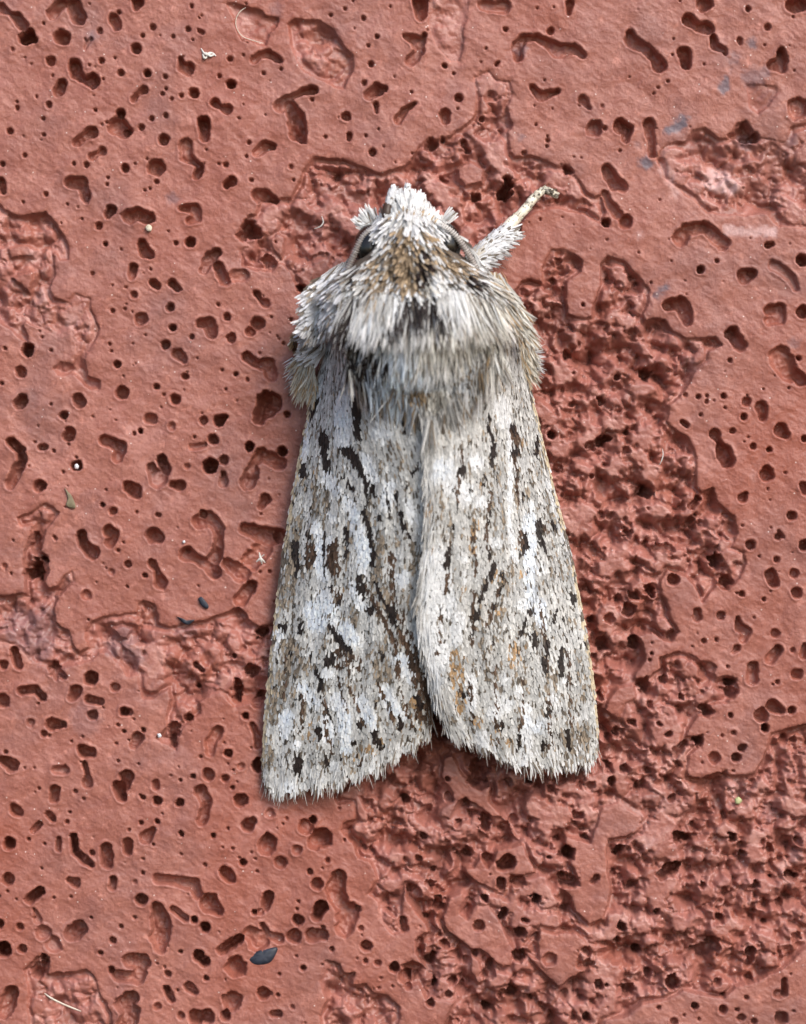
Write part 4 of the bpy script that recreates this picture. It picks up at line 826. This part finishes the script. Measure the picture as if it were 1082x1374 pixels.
# ---- tubes for legs, antennae and palps
def tube(name, pts, parent, mat, colfn, seg=10, n=None, rings=0):
    p = spline(pts, n or len(pts) * 5)
    c, r = p[:, :3], p[:, 3]
    d = np.gradient(c, axis=0); d /= np.linalg.norm(d, axis=1, keepdims=True)
    up = np.tile(np.array([[0, 0, 1.0]]), (len(c), 1)); s = np.cross(d, up); s /= np.linalg.norm(s, axis=1, keepdims=True) + 1e-9
    b = np.cross(s, d)
    a = np.linspace(0, 2 * PI, seg, endpoint=False)
    tt = np.linspace(0, 1, len(c))
    if rings: r = r * (1 + .22 * np.cos(tt * rings * 2 * PI))
    V = c[:, None] + r[:, None, None] * (np.cos(a)[None, :, None] * s[:, None] + np.sin(a)[None, :, None] * b[:, None])
    V = V.reshape(-1, 3)
    ii = np.arange(len(c) * seg).reshape(len(c), seg)
    F = np.stack([ii[:-1], np.roll(ii[:-1], -1, 1), np.roll(ii[1:], -1, 1), ii[1:]], -1).reshape(-1, 4)
    col = np.repeat(colfn(tt), seg, axis=0)
    return mesh_np(name, W(V[:, 0], V[:, 1], V[:, 2]), [F, ii[0][None, ::-1], ii[-1][None]], mat, parent, cols=col)

def along(pts, n, lr, wr, col, spread, prof, zs=0, lift=(.0, .3), swing=None):
    """scales growing along a limb"""
    p = spline(pts, 200)
    k = rng.integers(0, 199, n)
    c = p[k, :3]; d = p[np.minimum(k + 1, 199), :3] - c; d /= np.linalg.norm(d, axis=1, keepdims=True) + 1e-9
    up = np.array([[0, 0, 1.0]]); s = np.cross(d, np.repeat(up, n, 0)); s /= np.linalg.norm(s, axis=1, keepdims=True)
    nn = np.cross(s, d); nn *= np.sign(nn[:, 2:3])
    a = rng.uniform(-PI / 2, PI / 2, n)
    out = nn * np.cos(a)[:, None] + s * np.sin(a)[:, None]
    root = c + out * (p[k, 3] * .85)[:, None]
    g = rng.normal(0, spread, n) if swing is None else rng.normal(swing, spread, n)
    tang = np.cross(out, d)
    dd = d * np.cos(g)[:, None] + (s if swing is not None else tang) * np.sin(g)[:, None]
    ss = np.cross(out, dd); ss /= np.linalg.norm(ss, axis=1, keepdims=True)
    cc = col(k / 199.0, n)
    return ribbons(root, dd, ss, out, rng.uniform(*lr, n), rng.uniform(*wr, n), rng.uniform(*lift, n), rng.uniform(-.1, .1, n), cc * .9, prof, np.clip(cc * 1.12, 0, .85))

# foreleg stretched to the upper right
leg = bpy.data.objects.new("leg", None); COL.objects.link(leg); leg.parent = moth
leg['label'] = "foreleg with a white tufted shin and a banded foot reaching to the upper right"
TIB = [(618,368,52,10),(640,345,46,13),(660,326,38,11),(678,309,28,6)]
pale_c = lambda tt: np.tile(np.array([[.42, .38, .32]]), (len(tt), 1))
tube("shin", TIB, leg, M_SKIN, pale_c)
def tuftcol(k, n):
    return np.where((rng.random(n) < .16)[:, None], GREYB[None], np.array([.74, .74, .75])[None]) * rng.uniform(.75, 1.08, n)[:, None]
SW = -1.0
a1 = along(TIB, 650, (9, 16), (2.0, 3.4), tuftcol, .12, PROF_SPAT, lift=(0, .14))
a2 = along(TIB, 420, (16, 28), (1.8, 3.0), tuftcol, .2, PROF_SPAT, swing=SW * .6, lift=(0, .12))
a3 = along(TIB, 200, (14, 24), (1.8, 3.0), tuftcol, .2, PROF_SPAT, swing=SW * .95, lift=(0, .12))
SW = -1.0
mv = merge([a1, a2, a3])
o = mesh_np("leg_fur", mv[0], mv[1], M_FUR, leg, smooth=False, cols=mv[2]); o['kind'] = 'stuff'
TAR = [[(672,315,30,7.5),(686,300,22,8.2),(694,292,19,7)], [(692,294,19,5.2),(702,284,15,6.6),(708,277,13,6.2)], [(706,279,13,5),(713,270,11,6.2),(719,264,10,5.6)], [(717,266,10,4.6),(723,260,9,5.4),(729,256,8,4.8)], [(728,256,8,4.4),(735,256,7,5.6),(743,260,4,4.0)]]
tones = [CREAM * 1.02, GREYB * 1.25, CREAM, GREYB * .9, GREYB * .8]
for k, seg_ in enumerate(TAR):
    base_t, tip_t = (CREAM * 1.1, CREAM * 1.1) if k == 0 else (GREYB * .6, CREAM * 1.12)
    fn = lambda tt, a=base_t, b=tip_t, k=k: (a[None] * (1 - sm(.2, .55, tt))[:, None] + b[None] * sm(.2, .55, tt)[:, None]) * (.55 if k == 4 else 1)
    sg = tube("foot_segment", seg_, leg, M_SKIN, fn, 10)
    ac = along(seg_, 90, (5, 9), (2, 3), lambda kk, n, k=k: np.where((rng.random(n) < (.15 if k == 0 else .75 if k == 4 else .45) + (-.3 if k else 0) * (kk > .45))[:, None], (GREYB * .8)[None], (CREAM * 1.05)[None]) * rng.uniform(.7, 1.1, n)[:, None], .12, PROF_SPAT, lift=(0, .15))
    o = mesh_np("foot_scales", ac[0], ac[1], M_FUR, sg, smooth=False, cols=ac[2]); o['kind'] = 'stuff'
for dy in (-4, 4):
    tube("claw", [(740,258,5,1.4),(746,258 + dy,6,1.1),(748,261 + dy,0,.4)], leg, M_SKIN, lambda tt: np.tile(BROWN[None], (len(tt), 1)), 6)
# middle leg glimpsed at the left shoulder
leg2 = bpy.data.objects.new("leg", None); COL.objects.link(leg2); leg2.parent = moth
leg2['label'] = "brown banded leg bent beside the left shoulder"
ban = lambda tt: np.where((np.sin(tt * 15) > 0)[:, None], (TAN * .9)[None], BROWN[None] * 1.4)
tube("shin", [(424,405,48,5),(412,424,40,5.5),(401,444,30,5),(393,461,18,4.4)], leg2, M_SKIN, ban)
ac = along([(424,405,48,5),(412,424,40,5.5),(401,444,30,5),(393,461,18,4.4)], 160, (6, 12), (2, 3), lambda k, n: np.where((rng.random(n) < .55)[:, None], (TAN * .9)[None], np.where((rng.random(n) < .5)[:, None], BROWN[None], CREAM[None])) * rng.uniform(.7, 1.1, n)[:, None], .15, PROF_SPAT)
o = mesh_np("leg_fur", ac[0], ac[1], M_FUR, leg2, smooth=False, cols=ac[2]); o['kind'] = 'stuff'
tube("foot_segment", [(393,461,18,3.6),(396,472,10,3.2),(402,484,3,2.4)], leg2, M_SKIN, ban)
# leg on the right flank, almost hidden
leg3 = bpy.data.objects.new("leg", None); COL.objects.link(leg3); leg3.parent = moth
leg3['label'] = "brown leg mostly hidden by the right flank"
tube("shin", [(684,398,40,5),(697,410,32,5),(705,428,22,4.4),(712,446,10,3.4)], leg3, M_SKIN, ban)
tube("foot_segment", [(712,446,10,3),(717,458,5,2.6),(719,468,2,2)], leg3, M_SKIN, ban)

# antennae: ringed threads laid back along the head
ring = lambda tt: np.where((np.sin(tt * 26 * 2 * PI) > 0)[:, None], np.array([[.66, .63, .60]]), np.array([[.20, .165, .15]]))
tube("antenna", [(594,302,98,3.6),(608,313,103,4.2),(619,326,104,4.2),(631,345,102,4.0),(645,370,100,3.0)], moth, M_SKIN, ring, 10, 220, 26)
tube("antenna", [(504,304,98,3.6),(491,314,103,4.2),(481,329,104,4.2),(472,349,102,4.0),(462,372,100,3.0)], moth, M_SKIN, ring, 10, 220, 26)

# eyes
def ball(name, cx, cy, cz, r, mat, parent, sq=(1, 1, 1)):
    a = np.linspace(0, 2 * PI, 32, endpoint=False); b = np.linspace(0, PI, 18)
    A, B = np.meshgrid(a, b)
    x_ = cx + r * sq[0] * np.sin(B) * np.cos(A); y_ = cy + r * sq[1] * np.sin(B) * np.sin(A); z_ = cz + r * sq[2] * np.cos(B)
    V = W(x_.ravel(), y_.ravel(), z_.ravel())
    ii = np.arange(32 * 18).reshape(18, 32)
    F = np.stack([ii[:-1], np.roll(ii[:-1], -1, 1), np.roll(ii[1:], -1, 1), ii[1:]], -1).reshape(-1, 4)
    return mesh_np(name, V, F, mat, parent)
ball("eye", 496, 333, 86, 29, m_eye, moth, (.72, 1.1, .9))
ball("eye", 600, 328, 86, 27, m_eye, moth, (.72, 1.05, .9))

# palps in front of the face
for pts, cf in (([(521,298,96,6),(519,286,98,7),(521,274,94,6)], lambda tt: np.tile(BROWN[None] * .6, (len(tt), 1))), ):
    pal = tube("palp", pts, moth, M_SKIN, cf)
    ac = along([(521,276,96,6),(524,267,92,6),(527,257,86,4)], 150, (6, 11), (2.4, 3.8), tuftcol, .15, PROF_SPAT, lift=(0, .2))
    o = mesh_np("palp_fur", ac[0], ac[1], M_FUR, pal, smooth=False, cols=ac[2]); o['kind'] = 'stuff'
pal = tube("palp", [(546,284,92,5),(547,270,88,5),(547,257,82,3)], moth, M_SKIN, pale_c)
ac = along([(546,274,92,6),(547,264,88,5),(547,253,82,3)], 110, (6, 10), (2.4, 3.8), tuftcol, .15, PROF_SPAT, lift=(0, .2))
o = mesh_np("palp_fur", ac[0], ac[1], M_FUR, pal, smooth=False, cols=ac[2]); o['kind'] = 'stuff'

# ================================================================== LITTLE THINGS ON THE WALL
def plain(name, c1, c2, rough=.6, scale=20):
    m, t, b = node_mat(name)
    t.links.new(mixc(t, ramp(t, noise_n(t, t.nodes.new('ShaderNodeTexCoord').outputs['Object'], scale, 4), .35, .65), c1, c2), b.inputs['Base Color'])
    b.inputs['Roughness'].default_value = rough
    return m
M_FLAKE = plain("slate_flake", (.010, .012, .020), (.03, .036, .055), .5, 30)
M_LINT = plain("lint", (.55, .52, .47), (.72, .70, .66), .8, 30)
M_LEAF = plain("dry_leaf", (.13, .10, .06), (.24, .20, .12), .7, 30)
M_GRIT = plain("pale_grit", (.50, .42, .28), (.68, .62, .50), .6, 40)
M_WGRIT = plain("white_grit", (.62, .63, .66), (.78, .78, .80), .4, 40)
M_GREEN = plain("green_grit", (.30, .32, .12), (.55, .55, .30), .35, 40)
M_FIBRE = plain("fibre", (.60, .52, .42), (.72, .64, .54), .7, 30)
M_HAIR = plain("ginger_hair", (.36, .20, .10), (.50, .32, .18), .5, 30)

def top_z(pts, pad=1):
    return max(wall_z(x, y) for x, y in pts) + pad

def chip(name, poly, mat, thick, label, cat, z=None, tilt=(0, 0), group=None):
    """small thick irregular flake with a crowned face"""
    p = spline(list(poly) + [poly[0]], 33)[:-1]
    c = p.mean(0)
    if z is None: z = top_z(poly)
    rings = []
    for f, hgt in ((1.0, 0), (1.0, .45), (.86, .8), (.5, 1.0)):
        q = c + (p - c) * f
        zz = z + thick * hgt + (q - c) @ np.array(tilt) + .25 * thick * perlin(q[:, 0] / 5, q[:, 1] / 5, 500) * hgt
        rings.append(W(q[:, 0], q[:, 1], zz))
    V = np.vstack(rings + [W(np.array([c[0]]), np.array([c[1]]), np.array([z + thick * 1.02]))])
    n = 32; F = []
    for k in range(3):
        a = np.arange(n) + k * n; b = np.roll(np.arange(n), -1) + k * n
        F.append(np.stack([a, b, b + n, a + n], -1))
    a = np.arange(n) + 3 * n; b = np.roll(np.arange(n), -1) + 3 * n
    T = np.stack([a, b, np.full(n, 4 * n)], -1)
    V0 = V.mean(0)
    o = mesh_np(name, V - V0, [np.concatenate(F), T, np.arange(n)[None, ::-1]], mat)
    o.location = V0
    return tag(o, label, cat, group)

def strand(name, pts, r, mat, label, cat, lift=2):
    p = [(x, y, max(wall_z(x, y), -3) + dz + lift, r * f) for (x, y, dz, f) in pts]
    p_ = spline(p, len(p) * 8)
    o = tube(name, [tuple(q) for q in p_], None, mat, lambda tt: np.ones((len(tt), 3)), 6)
    return tag(o, label, cat)

chip("flake", [(331,1287),(340,1279),(353,1274),(372,1271),(370,1281),(363,1291),(350,1295),(338,1293)], M_FLAKE, 5, "dark blue-grey flake lodged at the end of a branching pit below the left wing", "flake", z=-2, tilt=(.05, .1))
chip("flake", [(266,803),(271,801),(280,812),(278,817),(270,812)], M_FLAKE, 3, "tiny black flake on the wall beside the middle of the left wing", "flake")
chip("flake", [(237,827),(246,830),(254,834),(262,831),(254,838),(246,836)], M_FLAKE, 2.5, "thin dark flake with a drawn-out tip at the rim of the left rough patch", "flake")
chip("leaf_scrap", [(87,654),(92,660),(97,666),(102,680),(97,682),(89,678),(91,668)], M_LEAF, 2, "narrow olive brown leaf scrap stuck to the flat paint at far left", "leaf scrap")
chip("grit", [(195,305),(199,301),(204,304),(203,310),(198,310)], M_GRIT, 3, "pale yellow grain of grit just under a bean-shaped pit at upper left", "grit")
chip("grit", [(100,624),(103,622),(106,625),(105,629),(101,629)], M_WGRIT, 4, "small pale highlight modelled as a white grain in a round pit left of the moth", "grit", z=-6)  # pale highlight inside the pit, shaped as a solid white grain
chip("grit", [(986,1072),(991,1069),(996,1074),(992,1079),(987,1078)], M_GREEN, 4, "greenish glassy grain in the rough patch at lower right", "grit", z=-3)
chip("grit", [(211,985),(215,984),(217,988),(213,990)], M_WGRIT, 3, "small white grain at the left corner of a black-floored pit", "grit")
chip("grit", [(245,726),(248,725),(249,728),(246,729)], M_WGRIT, 2.5, "tiny white speck on the flat paint left of the moth's wing spots", "grit")
for nm, pts in (("lint_scrap", [[(271,68),(277,73),(284,71),(290,75)], [(272,72),(275,78),(280,74)], [(276,70),(282,75),(288,73)], [(270,65),(275,72)]]),
                ("lint_scrap", [[(348,741),(350,750),(352,757)], [(344,754),(350,750),(356,755)], [(350,748),(355,744)]])):
    z0 = top_z([q for s_ in pts for q in s_], 1)
    vs, fs, off = [], [], 0
    for s_ in pts:
        m_ = len(s_); p = spline([(x, y, z0 + 2 * math.sin(i * 2.1), 1.8 if 0 < i < m_ - 1 else .7) for i, (x, y) in enumerate(s_)], 16)
        d = np.gradient(p[:, :2], axis=0); d /= np.linalg.norm(d, axis=1, keepdims=True)
        nx_ = np.stack([-d[:, 1], d[:, 0]], -1)
        a = np.linspace(0, 2 * PI, 6, endpoint=False)
        V = np.concatenate([p[:, None, :2] + (p[:, 3] * 1.0)[:, None, None] * np.cos(a)[None, :, None] * nx_[:, None], (p[:, 2][:, None] + p[:, 3][:, None] * .7 * np.sin(a)[None])[..., None]], -1).reshape(-1, 3)
        ii = np.arange(16 * 6).reshape(16, 6)
        F = np.stack([ii[:-1], np.roll(ii[:-1], -1, 1), np.roll(ii[1:], -1, 1), ii[1:]], -1).reshape(-1, 4)
        vs.append(W(V[:, 0], V[:, 1], V[:, 2])); fs.append(F + off); off += len(V)
    o = mesh_np(nm, np.concatenate(vs), np.concatenate(fs), M_LINT)
    if pts[0][0][0] < 300: tag(o, "shredded white lint scrap on the flat paint at upper left", "lint")
    else: tag(o, "small star of white lint in the shallow hollow by the left wing edge", "lint")
strand("fibre", [(60,1333,0,.6),(70,1340,2,1),(82,1346,3,1),(96,1352,3,1),(109,1357,1,.5)], 1.3, M_FIBRE, "straight pale fibre lying across a rough hollow at the lower left corner", "fibre")
strand("fibre", [(330,10,0,.6),(322,16,1,1),(317,26,1,1),(318,38,1,1),(326,49,1,1),(342,55,1,1),(354,58,0,.5)], .55, M_FIBRE, "hair-thin pale fibre curled round a smooth triangular hollow near the top left", "fibre")
strand("fibre", [(889,602,0,.5),(890,610,2,1),(888,618,2,1),(885,624,0,.5)], .7, M_LINT, "short white hair standing in the smooth hollow right of the moth", "fibre")
strand("fibre", [(432,290,0,.5),(434,298,3,1),(430,304,3,1),(422,307,1,.5)], .8, M_LINT, "hooked white hair on the rough patch left of the moth's head", "fibre")
strand("fibre", [(673,364,6,.5),(679,374,10,1),(682,386,10,1),(682,402,4,.5)], .7, M_HAIR, "fine ginger hair curving beside the moth's right shoulder", "fibre")
